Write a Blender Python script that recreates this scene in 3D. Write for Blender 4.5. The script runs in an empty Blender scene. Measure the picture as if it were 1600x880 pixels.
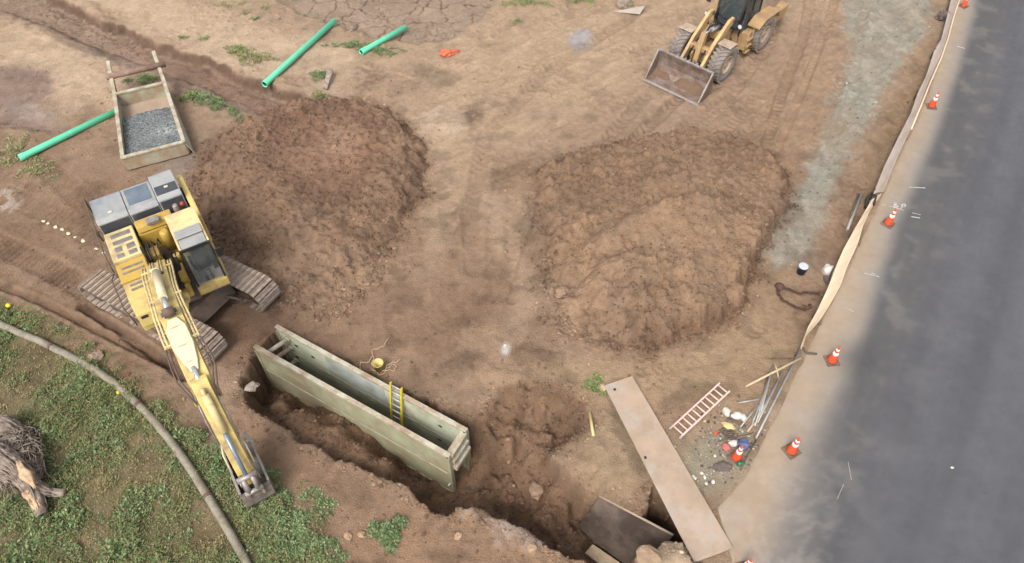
import bpy, bmesh, math, random
import numpy as np
from mathutils import Vector, Matrix
random.seed(7)
R = math.radians
PI = math.pi
# ------------------------------------------------------------------ camera, sky, sun
scene = bpy.context.scene
COL = scene.collection
CAM_H = 19.0
CAM_PITCH = R(50)
FPX = 1120.0
cam_d = bpy.data.cameras.new('camera')
cam = bpy.data.objects.new('camera', cam_d)
COL.objects.link(cam)
cam.location = (0, 0, CAM_H)
cam.rotation_euler = (R(90) - CAM_PITCH, 0, 0)
cam_d.sensor_width = 36.0
cam_d.lens = 36.0 * FPX / 1600.0
cam_d.clip_end = 3000
scene.camera = cam
world = bpy.data.worlds.new('World')
scene.world = world
world.use_nodes = True
wn = world.node_tree
bg = wn.nodes['Background']
sky = wn.nodes.new('ShaderNodeTexSky')
sky.sky_type = 'NISHITA'
sky.sun_disc = False
SUN_EL, SUN_AZ = R(52), R(205)      # azimuth clockwise from +Y
sky.sun_elevation = SUN_EL
sky.sun_rotation = SUN_AZ
sky.dust_density = 4.0
sky.air_density = 1.0
hs = wn.nodes.new('ShaderNodeHueSaturation')
hs.inputs['Saturation'].default_value = 0.25      # overcast: a nearly white sky
wn.links.new(sky.outputs[0], hs.inputs['Color'])
wn.links.new(hs.outputs[0], bg.inputs[0])
bg.inputs[1].default_value = 0.15
sun_d = bpy.data.lights.new('sun', 'SUN')
sun = bpy.data.objects.new('sun', sun_d)
COL.objects.link(sun)
sun_d.energy = 1.15
sun_d.angle = R(22)
sun_d.color = (1.0, 0.95, 0.88)
sdir = Vector((math.sin(SUN_AZ) * math.cos(SUN_EL), math.cos(SUN_AZ) * math.cos(SUN_EL), math.sin(SUN_EL)))
sun.rotation_euler = sdir.to_track_quat('Z', 'Y').to_euler()
scene.view_settings.view_transform = 'Standard'
scene.view_settings.look = 'None'
scene.view_settings.exposure = 1.06
scene.view_settings.gamma = 1.0
scene.cycles.max_bounces = 5

# ------------------------------------------------------------------ survey: a point of the site plan to ground metres
CT, ST = math.cos(CAM_PITCH), math.sin(CAM_PITCH)
def at(px, py, z=0.0):
    u = (px - 800) / FPX
    v = (440 - py) / FPX
    d = (u, CT + v * ST, -ST + v * CT)
    t = (CAM_H - z) / -d[2]
    return Vector((t * d[0], t * d[1], z))
def xy(pts, z=0.0):
    return [tuple(at(p[0], p[1], (p[2] if len(p) > 2 else z)))[:2] for p in pts]
def s2l(c):
    c = c / 255.0
    return c / 12.92 if c <= 0.04045 else ((c + 0.055) / 1.055) ** 2.4
ALB = 0.60
def C(r, g, b, k=ALB):
    return (s2l(r) * k, s2l(g) * k, s2l(b) * k)

# ------------------------------------------------------------------ numpy noise
def _h(ix, iy, seed):
    n = (ix.astype(np.int64) * 374761393 + iy.astype(np.int64) * 668265263 + seed * 974711) & 0xffffffff
    n = ((n ^ (n >> 13)) * 1274126177) & 0xffffffff
    n = n ^ (n >> 16)
    return (n & 0xffff) / 65535.0
def vnoise(x, y, seed=0):
    ix, iy = np.floor(x), np.floor(y)
    fx, fy = x - ix, y - iy
    ux, uy = fx * fx * (3 - 2 * fx), fy * fy * (3 - 2 * fy)
    def gr(a, b, dx, dy):
        t = _h(a, b, seed) * 2 * PI
        return np.cos(t) * dx + np.sin(t) * dy
    a = gr(ix, iy, fx, fy); b = gr(ix + 1, iy, fx - 1, fy)
    c = gr(ix, iy + 1, fx, fy - 1); d = gr(ix + 1, iy + 1, fx - 1, fy - 1)
    return ((a * (1 - ux) + b * ux) * (1 - uy) + (c * (1 - ux) + d * ux) * uy) * 1.5
def fbm(x, y, octv=4, seed=0, gain=0.5, lac=2.03):
    s = 0; a = 1.0
    for i in range(octv):
        s = s + a * vnoise(x, y, seed + i * 17)
        x, y, a = x * lac, y * lac, a * gain
    return s
def worley(x, y, seed=0, jit=0.9):
    ix, iy = np.floor(x), np.floor(y)
    f1 = np.full(x.shape, 9.0); f2 = np.full(x.shape, 9.0); cid = np.zeros(x.shape)
    for dx in (-1, 0, 1):
        for dy in (-1, 0, 1):
            cx, cy = ix + dx, iy + dy
            px = cx + 0.5 + jit * (_h(cx, cy, seed) - 0.5)
            py = cy + 0.5 + jit * (_h(cx, cy, seed + 5) - 0.5)
            d = np.hypot(px - x, py - y)
            m = d < f1
            f2 = np.where(m, f1, np.minimum(f2, d))
            cid = np.where(m, _h(cx, cy, seed + 9), cid)
            f1 = np.where(m, d, f1)
    return f1, f2, cid
def sstep(a, b, x):
    t = np.clip((x - a) / (b - a), 0, 1)
    return t * t * (3 - 2 * t)
def sdf(poly, X, Y, margin=3.0):
    P = np.array(poly); out = np.full(X.shape, margin)
    m = (X > P[:, 0].min() - margin) & (X < P[:, 0].max() + margin) & (Y > P[:, 1].min() - margin) & (Y < P[:, 1].max() + margin)
    x, y = X[m], Y[m]
    if x.size == 0: return out
    d = np.full(x.shape, 1e9); ins = np.zeros(x.shape, bool)
    n = len(P)
    for i in range(n):
        ax, ay = P[i]; bx, by = P[(i + 1) % n]
        ex, ey = bx - ax, by - ay
        t = np.clip(((x - ax) * ex + (y - ay) * ey) / (ex * ex + ey * ey + 1e-12), 0, 1)
        d = np.minimum(d, np.hypot(x - ax - t * ex, y - ay - t * ey))
        c = ((ay > y) != (by > y)) & (x < (bx - ax) * (y - ay) / (by - ay + 1e-12) + ax)
        ins ^= c
    out[m] = np.where(ins, -d, d)
    return np.clip(out, -50, margin)
def pline(pts, X, Y, margin=2.0):
    """distance to a polyline, signed side offset and arc length"""
    P = np.array(pts)
    D = np.full(X.shape, 9.0); S = np.zeros(X.shape); O = np.zeros(X.shape)
    m = (X > P[:, 0].min() - margin) & (X < P[:, 0].max() + margin) & (Y > P[:, 1].min() - margin) & (Y < P[:, 1].max() + margin)
    x, y = X[m], Y[m]
    d = np.full(x.shape, 9.0); s = np.zeros(x.shape); o = np.zeros(x.shape); acc = 0
    for i in range(len(P) - 1):
        ax, ay = P[i]; bx, by = P[i + 1]
        ex, ey = bx - ax, by - ay; L = math.hypot(ex, ey)
        t = np.clip(((x - ax) * ex + (y - ay) * ey) / (L * L), 0, 1)
        dd = np.hypot(x - ax - t * ex, y - ay - t * ey)
        mm = dd < d
        d = np.where(mm, dd, d); s = np.where(mm, acc + t * L, s)
        o = np.where(mm, np.sign(ex * (y - ay) - ey * (x - ax)) * dd, o)
        acc += L
    D[m] = d; S[m] = s; O[m] = o
    return D, O, S
def idw(pts, X, Y, p=3.0, eps=0.15):
    w = 0; v = 0
    for (x, y, z) in pts:
        d = ((X - x) ** 2 + (Y - y) ** 2 + eps) ** (-p / 2)
        w = w + d; v = v + d * z
    return v / w

# ------------------------------------------------------------------ materials
def mat(name, col, rough=0.6, metal=0.0, dirt=None, dirt_amt=0.0, nscale=3.0, var=0.12, bump=0.0, bscale=30.0, spec=0.4, attr=None, rattr=None, speck=0.0):
    m = bpy.data.materials.new(name); m.use_nodes = True
    nt = m.node_tree; N = nt.nodes; L = nt.links
    b = N['Principled BSDF']
    b.inputs['Roughness'].default_value = rough
    b.inputs['Metallic'].default_value = metal
    b.inputs['Specular IOR Level'].default_value = spec
    tc = N.new('ShaderNodeTexCoord')
    if attr:
        a = N.new('ShaderNodeAttribute'); a.attribute_name = attr
        src = a.outputs['Color']
    else:
        rgb = N.new('ShaderNodeRGB'); rgb.outputs[0].default_value = (*col, 1); src = rgb.outputs[0]
    n1 = N.new('ShaderNodeTexNoise'); n1.inputs['Scale'].default_value = nscale
    n1.inputs['Detail'].default_value = 8; n1.inputs['Roughness'].default_value = 0.65
    L.new(tc.outputs['Object'], n1.inputs['Vector'])
    mr = N.new('ShaderNodeMapRange')
    mr.inputs[1].default_value = 0.3; mr.inputs[2].default_value = 0.7
    mr.inputs[3].default_value = 1 - var; mr.inputs[4].default_value = 1 + var
    L.new(n1.outputs[0], mr.inputs[0])
    mul = N.new('ShaderNodeVectorMath'); mul.operation = 'SCALE'
    L.new(src, mul.inputs[0]); L.new(mr.outputs[0], mul.inputs['Scale'])
    out = mul.outputs[0]
    if speck > 0:
        for sc, lo_, hi_, amp in ((38.0, .35, .65, speck), (110.0, .3, .7, speck * .9)):
            ns = N.new('ShaderNodeTexNoise'); ns.inputs['Scale'].default_value = sc; ns.inputs['Detail'].default_value = 4; ns.inputs['Roughness'].default_value = .75
            L.new(tc.outputs['Object'], ns.inputs['Vector'])
            rs = N.new('ShaderNodeMapRange'); rs.inputs[1].default_value = lo_; rs.inputs[2].default_value = hi_
            rs.inputs[3].default_value = 1 - amp; rs.inputs[4].default_value = 1 + amp
            L.new(ns.outputs[0], rs.inputs[0])
            ms = N.new('ShaderNodeVectorMath'); ms.operation = 'SCALE'
            L.new(out, ms.inputs[0]); L.new(rs.outputs[0], ms.inputs['Scale']); out = ms.outputs[0]
    if dirt:
        n2 = N.new('ShaderNodeTexNoise'); n2.inputs['Scale'].default_value = nscale * 0.7
        n2.inputs['Detail'].default_value = 10; n2.inputs['Roughness'].default_value = 0.7
        mp = N.new('ShaderNodeMapping'); mp.inputs['Location'].default_value = (5.3, 1.7, 9.1)
        L.new(tc.outputs['Object'], mp.inputs[0]); L.new(mp.outputs[0], n2.inputs['Vector'])
        r2 = N.new('ShaderNodeMapRange')
        r2.inputs[1].default_value = 0.62 - dirt_amt * 0.35; r2.inputs[2].default_value = 0.78 - dirt_amt * 0.3
        r2.inputs[3].default_value = 0; r2.inputs[4].default_value = 0.85
        L.new(n2.outputs[0], r2.inputs[0])
        mx = N.new('ShaderNodeMix'); mx.data_type = 'RGBA'
        L.new(r2.outputs[0], mx.inputs[0]); L.new(out, mx.inputs[6]); mx.inputs[7].default_value = (*dirt, 1)
        out = mx.outputs[2]
    L.new(out, b.inputs['Base Color'])
    if rattr:
        a2 = N.new('ShaderNodeAttribute'); a2.attribute_name = rattr
        L.new(a2.outputs['Fac'], b.inputs['Roughness'])
    if bump > 0:
        n3 = N.new('ShaderNodeTexNoise'); n3.inputs['Scale'].default_value = bscale
        n3.inputs['Detail'].default_value = 6; n3.inputs['Roughness'].default_value = 0.7
        L.new(tc.outputs['Object'], n3.inputs['Vector'])
        bp = N.new('ShaderNodeBump'); bp.inputs['Strength'].default_value = 1.0; bp.inputs['Distance'].default_value = bump
        L.new(n3.outputs[0], bp.inputs['Height']); L.new(bp.outputs[0], b.inputs['Normal'])
    return m
DUST = C(170, 140, 115)
M = {}
M['soil'] = mat('soil', None, 0.95, nscale=6, var=0.13, bump=0.07, bscale=16, spec=0.12, attr='Col', rattr='Rough', speck=0.13)
M['clod'] = mat('clod', None, 0.95, nscale=9, var=0.15, bump=0.02, bscale=25, spec=0.15, attr='Col')
M['leaf'] = mat('leaf', None, 0.8, nscale=4, var=0.2, spec=0.1, attr='Col')
M['asphalt'] = mat('asphalt', None, 0.92, nscale=1.3, var=0.06, bump=0.008, bscale=60, spec=0.2, attr='Col', speck=0.06)
M['yellow'] = mat('yellow_paint', C(226, 200, 122, .62), 0.5, dirt=C(172, 142, 108), dirt_amt=0.42, nscale=2.2, var=0.1)
M['cream'] = mat('faded_yellow_paint', C(230, 208, 150, .66), 0.55, dirt=C(178, 150, 118), dirt_amt=0.38, nscale=2.5, var=0.08)
M['deep_yellow'] = mat('deep_yellow_paint', C(212, 176, 84, .6), 0.5, dirt=C(180, 145, 95), dirt_amt=0.35, nscale=2.5, var=0.12)
M['loader_yellow'] = mat('loader_yellow_paint', C(208, 174, 116, .62), 0.6, dirt=C(176, 142, 108), dirt_amt=0.75, nscale=1.8, var=0.15)
M['white'] = mat('white_paint', C(232, 220, 184, .6), 0.5, dirt=C(200, 185, 155), dirt_amt=0.2, nscale=3, var=0.05)
M['hood'] = mat('grey_hood_paint', C(140, 146, 154), 0.45, dirt=C(182, 180, 174), dirt_amt=0.75, nscale=1.1, var=0.22)
M['hood_dark'] = mat('dark_grey_paint', C(72, 76, 84), 0.55, dirt=C(110, 104, 98), dirt_amt=0.35, nscale=2, var=0.2)
M['mesh'] = mat('blue_grey_grille', C(110, 124, 138), 0.6, dirt=C(140, 140, 140), dirt_amt=0.4, nscale=3, var=0.2)
M['black'] = mat('black_rubber', C(42, 40, 40), 0.7, dirt=C(95, 80, 68), dirt_amt=0.3, nscale=4, var=0.2)
M['tyre'] = mat('dusty_tyre', C(138, 130, 124), 0.85, dirt=C(160, 136, 115), dirt_amt=0.5, nscale=4, var=0.2)
M['track'] = mat('track_steel', C(186, 168, 152), 0.75, 0.05, dirt=C(128, 102, 84), dirt_amt=0.45, nscale=5, var=0.25, bump=0.01)
M['frame'] = mat('dirty_steel_frame', C(96, 84, 78), 0.8, dirt=C(128, 102, 82), dirt_amt=0.6, nscale=4, var=0.25)
M['steel'] = mat('worn_steel', C(176, 168, 162), 0.5, 0.4, dirt=C(140, 115, 92), dirt_amt=0.35, nscale=4, var=0.15)
M['bucket'] = mat('bucket_steel', C(158, 142, 132), 0.6, 0.15, dirt=C(120, 92, 74), dirt_amt=0.65, nscale=3, var=0.25)
M['chrome'] = mat('cylinder_rod', C(225, 228, 232), 0.25, 0.6, var=0.04)
M['galv'] = mat('galvanised_pipe', C(178, 176, 172), 0.45, 0.3, dirt=C(160, 140, 118), dirt_amt=0.3, nscale=5, var=0.15)
M['shield'] = mat('shield_green_paint', C(178, 178, 144), 0.75, dirt=C(158, 142, 112), dirt_amt=0.6, nscale=1.3, var=0.2, bump=0.004)
M['shield_in'] = mat('shield_inner_paint', C(216, 220, 194), 0.65, dirt=C(160, 150, 130), dirt_amt=0.4, nscale=1.3, var=0.15, bump=0.004)
M['shield_rim'] = mat('shield_rim', C(200, 194, 172), 0.7, dirt=C(160, 130, 100), dirt_amt=0.55, nscale=3, var=0.15)
M['box'] = mat('bedding_box_paint', C(192, 190, 166), 0.7, dirt=C(170, 140, 110), dirt_amt=0.6, nscale=2, var=0.15, bump=0.004)
M['rust'] = mat('rusty_steel_plate', C(182, 158, 135), 0.8, 0.0, dirt=C(190, 178, 168), dirt_amt=0.4, nscale=1.3, var=0.17, bump=0.003)
M['darkplate'] = mat('dark_steel_plate', C(128, 112, 100), 0.5, 0.2, dirt=C(70, 60, 54), dirt_amt=0.55, nscale=1.1, var=0.3, bump=0.004)
M['green'] = mat('green_sewer_pipe', C(112, 222, 176, .80), 0.45, dirt=C(140, 200, 160), dirt_amt=0.1, nscale=1.5, var=0.08)
M['green_in'] = mat('pipe_inside', C(40, 130, 95), 0.6, var=0.1)
M['orange'] = mat('cone_orange', C(226, 84, 46, .66), 0.5, dirt=C(190, 110, 80), dirt_amt=0.2, nscale=6, var=0.1)
M['band'] = mat('reflective_white', C(240, 232, 226, .85), 0.4, dirt=C(200, 180, 165), dirt_amt=0.15, nscale=8, var=0.05)
M['cone_base'] = mat('cone_base_rubber', C(112, 84, 74), 0.8, dirt=C(140, 112, 92), dirt_amt=0.5, nscale=6, var=0.15)
M['ladder'] = mat('pink_orange_ladder', C(226, 196, 186, .7), 0.55, dirt=C(200, 170, 150), dirt_amt=0.3, nscale=5, var=0.1)
M['ladder_y'] = mat('yellow_ladder', C(228, 206, 40, .64), 0.5, dirt=C(190, 160, 60), dirt_amt=0.15, nscale=5, var=0.08)
M['ladder_o'] = mat('orange_ladder_foot', C(190, 96, 40, .8), 0.5, var=0.1)
M['alu'] = mat('aluminium', C(205, 205, 202), 0.4, 0.3, dirt=C(170, 155, 135), dirt_amt=0.25, nscale=6, var=0.08)
M['wood'] = mat('pale_timber', C(206, 184, 150), 0.8, dirt=C(170, 140, 108), dirt_amt=0.3, nscale=5, var=0.15)
M['stake'] = mat('yellow_timber', C(222, 200, 140), 0.8, dirt=C(180, 150, 110), dirt_amt=0.2, nscale=5, var=0.15)
M['cloth'] = mat('cream_silt_cloth', C(232, 208, 176, .64), 0.85, dirt=C(215, 188, 155), dirt_amt=0.25, nscale=1.4, var=0.06, bump=0.01, bscale=5)
M['cloth_grey'] = mat('grey_silt_cloth', C(164, 150, 140, .8), 0.85, dirt=C(186, 162, 140), dirt_amt=0.4, nscale=1.6, var=0.12, bump=0.01, bscale=5)
M['hose'] = mat('weathered_hose', C(158, 150, 132), 0.8, dirt=C(132, 120, 98), dirt_amt=0.5, nscale=4, var=0.15, bump=0.01)
M['root'] = mat('dead_wood', C(172, 156, 142), 0.9, dirt=C(116, 98, 86), dirt_amt=0.6, nscale=5, var=0.3, bump=0.03, bscale=18)
M['wood_cut'] = mat('split_wood', C(214, 182, 146), 0.85, dirt=C(170, 130, 95), dirt_amt=0.4, nscale=6, var=0.2)
M['vest'] = mat('orange_cloth', C(226, 120, 84, .55), 0.8, var=0.12, nscale=5)
M['red'] = mat('red_cloth', C(200, 110, 104), 0.8, var=0.15)
M['blue'] = mat('blue_plastic', C(96, 108, 150), 0.5, var=0.15)
M['darkblue'] = mat('dark_blue_plastic', C(58, 70, 104), 0.5, var=0.15)
M['lid'] = mat('pale_lid', C(205, 210, 220), 0.5, var=0.08)
M['rag'] = mat('white_plastic_bag', C(226, 220, 208), 0.6, var=0.12, nscale=8, bump=0.02, bscale=14)
M['ragdark'] = mat('dark_rag', C(112, 98, 92), 0.9, var=0.25, nscale=10, bump=0.02, bscale=16)
M['bottle'] = mat('green_bottle', C(50, 120, 84), 0.4, var=0.15)
M['bucket_y'] = mat('yellow_pail', C(228, 208, 130), 0.5, var=0.08)
M['rope'] = mat('pale_rope', C(200, 172, 140), 0.9, var=0.15, nscale=20)
M['chain'] = mat('rusty_chain', C(98, 72, 60), 0.8, 0.1, var=0.25, nscale=20)
M['pinkpatch'] = mat('white_marking_paint', C(205, 203, 198, .62), 0.8, dirt=C(140, 138, 136), dirt_amt=0.5, nscale=9, var=0.1)
M['yellowflag'] = mat('yellow_ball', C(232, 214, 40, .85), 0.5, var=0.05)
M['seat'] = mat('seat_fabric', C(52, 52, 56), 0.8, var=0.2)
M['floor_mat'] = mat('cab_floor', C(172, 164, 160), 0.8, var=0.2, nscale=6)
M['gravel'] = mat('crushed_gravel', None, 0.9, nscale=20, var=0.3, bump=0.03, bscale=28, spec=0.2, attr='Col')
M['lamp'] = mat('lamp_glass', C(235, 235, 235), 0.2, var=0.03)
M['redlight'] = mat('red_plastic', C(200, 70, 60), 0.4, var=0.05)
def glass(name, tint, alpha):
    m = bpy.data.materials.new(name); m.use_nodes = True
    N = m.node_tree.nodes; L = m.node_tree.links
    b = N['Principled BSDF']; b.inputs['Base Color'].default_value = (*tint, 1); b.inputs['Roughness'].default_value = 0.12
    t = N.new('ShaderNodeBsdfTransparent'); t.inputs[0].default_value = (0.95, 0.97, 0.97, 1)
    mx = N.new('ShaderNodeMixShader'); mx.inputs[0].default_value = alpha
    n = N.new('ShaderNodeTexNoise'); n.inputs['Scale'].default_value = 2.5
    r = N.new('ShaderNodeMapRange'); r.inputs[3].default_value = alpha - 0.12; r.inputs[4].default_value = alpha + 0.12
    L.new(n.outputs[0], r.inputs[0]); L.new(r.outputs[0], mx.inputs[0])
    L.new(t.outputs[0], mx.inputs[1]); L.new(b.outputs[0], mx.inputs[2]); L.new(mx.outputs[0], N['Material Output'].inputs[0])
    return m
M['glass'] = glass('dusty_cab_glass', C(170, 174, 174), 0.13)
M['glass_dark'] = glass('tinted_cab_glass', C(96, 106, 108), 0.4)

# ------------------------------------------------------------------ object helpers
def tag(o, label=None, cat=None, group=None, kind=None):
    if label: o['label'] = label
    if cat: o['category'] = cat
    if group: o['group'] = group
    if kind: o['kind'] = kind
    return o
def empty(name, loc, rz=0.0, parent=None):
    o = bpy.data.objects.new(name, None); COL.objects.link(o)
    o.location = loc; o.rotation_euler = (0, 0, rz); o.empty_display_size = 0.2
    o.parent = parent
    return o
def np_obj(name, V, F, m, parent=None, col=None, smooth=True, rough=None):
    """mesh from arrays; F is (n,3) or (n,4); col is (nverts,3)"""
    V = np.asarray(V, dtype=np.float32); F = np.asarray(F, dtype=np.int32)
    me = bpy.data.meshes.new(name)
    me.vertices.add(len(V)); me.vertices.foreach_set('co', V.ravel())
    k = F.shape[1]
    me.loops.add(F.size); me.loops.foreach_set('vertex_index', F.ravel())
    me.polygons.add(len(F))
    me.polygons.foreach_set('loop_start', np.arange(0, F.size, k, dtype=np.int32))
    me.polygons.foreach_set('loop_total', np.full(len(F), k, dtype=np.int32))
    me.polygons.foreach_set('use_smooth', np.full(len(F), smooth, dtype=bool))
    me.update(calc_edges=True)
    if col is not None:
        a = me.attributes.new('Col', 'FLOAT_COLOR', 'POINT')
        c4 = np.ones((len(V), 4), dtype=np.float32); c4[:, :3] = col
        a.data.foreach_set('color', c4.ravel())
    if rough is not None:
        a = me.attributes.new('Rough', 'FLOAT', 'POINT')
        a.data.foreach_set('value', np.asarray(rough, dtype=np.float32))
    me.materials.append(m)
    o = bpy.data.objects.new(name, me); COL.objects.link(o); o.parent = parent
    return o
def obj(name, bm, m, parent=None):
    me = bpy.data.meshes.new(name)
    bmesh.ops.recalc_face_normals(bm, faces=bm.faces[:])
    bm.to_mesh(me); bm.free()
    me.materials.append(m)
    o = bpy.data.objects.new(name, me); COL.objects.link(o); o.parent = parent
    return o
def box(bm, x0, x1, y0, y1, z0, z1, bev=0.0, mtx=None):
    t = bmesh.new()
    bmesh.ops.create_cube(t, size=1)
    for v in t.verts:
        v.co = Vector(((x0 + x1) / 2 + v.co.x * (x1 - x0), (y0 + y1) / 2 + v.co.y * (y1 - y0), (z0 + z1) / 2 + v.co.z * (z1 - z0)))
    if bev > 0:
        bmesh.ops.bevel(t, geom=t.edges[:], offset=bev, segments=2, affect='EDGES', profile=0.6)
    if mtx is not None: bmesh.ops.transform(t, matrix=mtx, verts=t.verts[:])
    merge(bm, t); return bm
def merge(bm, t):
    mp = {v: bm.verts.new(v.co) for v in t.verts}
    for f in t.faces:
        nf = bm.faces.new([mp[v] for v in f.verts]); nf.smooth = f.smooth
    t.free()
def prism(bm, prof, y0, y1, bev=0.0, mtx=None):
    """profile in x-z extruded along y"""
    t = bmesh.new()
    a = [t.verts.new((p[0], y0, p[1])) for p in prof]; b = [t.verts.new((p[0], y1, p[1])) for p in prof]
    n = len(prof)
    t.faces.new(a); t.faces.new(b[::-1])
    for i in range(n): t.faces.new((a[i], b[i], b[(i + 1) % n], a[(i + 1) % n]))
    bmesh.ops.recalc_face_normals(t, faces=t.faces[:])
    if bev > 0: bmesh.ops.bevel(t, geom=t.edges[:], offset=bev, segments=2, affect='EDGES', profile=0.6)
    if mtx is not None: bmesh.ops.transform(t, matrix=mtx, verts=t.verts[:])
    merge(bm, t); return bm
def tube(bm, pts, r, seg=8, cap=True, radii=None):
    pts = [Vector(p) for p in pts]; rings = []
    n = len(pts)
    up = Vector((0, 0, 1))
    prev = None
    for i, p in enumerate(pts):
        d = (pts[min(i + 1, n - 1)] - pts[max(i - 1, 0)]).normalized()
        if prev is None:
            a = d.cross(up)
            if a.length < 0.05: a = d.cross(Vector((1, 0, 0)))
            a.normalize()
        else:
            a = (prev - d * prev.dot(d)).normalized()
        prev = a
        b = d.cross(a); rr = radii[i] if radii else r
        rings.append([bm.verts.new(p + a * (math.cos(2 * PI * k / seg) * rr) + b * (math.sin(2 * PI * k / seg) * rr)) for k in range(seg)])
    for i in range(n - 1):
        for k in range(seg):
            f = bm.faces.new((rings[i][k], rings[i][(k + 1) % seg], rings[i + 1][(k + 1) % seg], rings[i + 1][k])); f.smooth = True
    if cap:
        bm.faces.new(rings[0][::-1]); bm.faces.new(rings[-1])
    return bm
def lathe(bm, prof, seg=20, axis='z', c=(0, 0, 0), smooth=True):
    """profile of (radius, height)"""
    rings = []
    for r, h in prof:
        ring = []
        for k in range(seg):
            a = 2 * PI * k / seg; x, y = math.cos(a) * r, math.sin(a) * r
            if axis == 'z': p = (x, y, h)
            elif axis == 'y': p = (x, h, y)
            else: p = (h, x, y)
            ring.append(bm.verts.new((p[0] + c[0], p[1] + c[1], p[2] + c[2])))
        rings.append(ring)
    for i in range(len(rings) - 1):
        for k in range(seg):
            f = bm.faces.new((rings[i][k], rings[i][(k + 1) % seg], rings[i + 1][(k + 1) % seg], rings[i + 1][k])); f.smooth = smooth
    bm.faces.new(rings[0][::-1]); bm.faces.new(rings[-1])
    return bm
def quad(bm, a, b, c, d, th, up=(0, 0, 1)):
    """a plate on four corners with thickness th below"""
    u = Vector(up).normalized() * th
    P = [Vector(p) for p in (a, b, c, d)]
    t = [bm.verts.new(p) for p in P]; s = [bm.verts.new(p - u) for p in P]
    bm.faces.new(t); bm.faces.new(s[::-1])
    for i in range(4): bm.faces.new((t[i], s[i], s[(i + 1) % 4], t[(i + 1) % 4]))
    return bm
B = bmesh.new
# ------------------------------------------------------------------ THE GROUND
def axis(lo, hi, step, far_lo, far_hi):
    mid = np.arange(lo, hi, step)
    a = []; x = lo; s = step
    while x > far_lo: s *= 1.25; x -= s; a.append(x)
    b = []; x = mid[-1]; s = step
    while x < far_hi: s *= 1.25; x += s; b.append(x)
    return np.concatenate([np.array(a[::-1]), mid, np.array(b)])
GX = axis(-28, 28, 0.06, -700, 700)
GY = axis(4.6, 37.5, 0.055, -300, 900)
X, Y = np.meshgrid(GX, GY)
NY, NX = X.shape
# plan coordinates of each ground point
_zc = np.maximum(Y * CT + CAM_H * ST, 4.0)
U = 800 + FPX * X / _zc
V = 440 - FPX * (Y * ST - CAM_H * CT) / _zc
n_lo = fbm(X * 0.12, Y * 0.12, 3, 1)
n_mid = fbm(X * 0.6, Y * 0.6, 4, 11)
n_hi = fbm(X * 3.0, Y * 3.0, 3, 23)
n_w = fbm(X * 0.35 + 7, Y * 0.35, 4, 31)
rag = 0.16 * fbm(X * 1.7, Y * 1.7, 4, 41)           # raggedness added to outlines
Z = 0.05 * n_lo + 0.035 * n_mid + 0.012 * n_hi
# clods and crumbs
f1, f2, cid = worley(X * 3.2, Y * 3.2, 3)
crumb = np.maximum(0, 0.5 - f1) * (cid > 0.62)
g1, g2, gid = worley(X * 7.0 + 3, Y * 7.0, 8)
crumb2 = np.maximum(0, 0.5 - g1) * (gid > 0.5)

def blob(px, py, rx, ry, ang=0.0, soft=0.5):
    """soft ellipse on the plan, ragged"""
    a = R(ang); dx, dy = U - px, V - py
    x = (dx * math.cos(a) + dy * math.sin(a)) / rx; y = (-dx * math.sin(a) + dy * math.cos(a)) / ry
    return 1 - sstep(1 - soft, 1 + soft, np.hypot(x, y) + 0.45 * n_w + 0.22 * n_mid)
def pmask(pts, soft=0.5, off=0.0, ragk=1.0):
    d = sdf(xy(pts), X, Y, 4.0) + rag * ragk * 2 + off
    return 1 - sstep(-soft, soft, d)

# --- colours
COLR = np.zeros(X.shape + (3,)); ROUGH = np.full(X.shape, 0.95)
def lay(mask, c):
    g_ = sum(c) / 3.0; c = tuple(v + (g_ - v) * 0.08 for v in c)
    m = np.clip(mask, 0, 1)[..., None]
    COLR[:] = COLR * (1 - m) + np.array(C(*c)) * m
COLR[:] = C(164, 138, 116)
lay(0.8 * sstep(-0.35, 0.45, n_w + 0.4 * n_mid), (150, 120, 95))
lay(0.5 * sstep(0.1, 0.7, n_lo + 0.3 * n_mid), (182, 152, 124))
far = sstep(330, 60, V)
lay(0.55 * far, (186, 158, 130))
# pale travelled way in the middle and pale banks at the far left
for b in [(760, 60, 190, 60, -12), (880, 130, 240, 75, -20), (720, 260, 60, 160, 12), (770, 420, 60, 110, 5), (960, 45, 260, 50, -8)]:
    lay(0.6 * blob(*b), (190, 161, 131))
for b in [(300, 40, 250, 45, 22), (60, 90, 110, 45, 20), (140, 130, 110, 40, 18), (400, 70, 120, 40, 15)]:
    lay(0.75 * blob(*b), (203, 175, 145))
for b in [(120, 300, 150, 60, 20), (60, 400, 110, 60, 25), (200, 560, 160, 60, 32)]:
    lay(0.5 * blob(*b), (146, 116, 92))
for b in [(620, 500, 130, 60, 10), (500, 560, 160, 40, 15), (420, 520, 80, 60, 0), (740, 440, 60, 80, 0), (340, 480, 60, 40, 0)]:
    lay(0.5 * blob(*b), (134, 102, 80))
for b in [(900, 600, 130, 40, 0), (1080, 580, 150, 60, -15), (1150, 640, 80, 90, 0), (1190, 480, 70, 90, -30)]:
    lay(0.55 * blob(*b), (178, 148, 116))
for b in [(735, 178, 24, 17, 0), (738, 182, 18, 14, 0), (720, 340, 20, 30, 0), (580, 122, 26, 18, 0), (905, 258, 40, 20, -10)]:
    lay(0.75 * blob(*b, soft=0.5) * np.clip(.7 + 1.2 * n_hi, 0, 1), (132, 106, 88))
lay(0.75 * blob(695, 190, 34, 22, 0, .4), (206, 180, 152))
lay(0.6 * blob(667, 114, 36, 13, 12, .6), (134, 112, 94))
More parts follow.
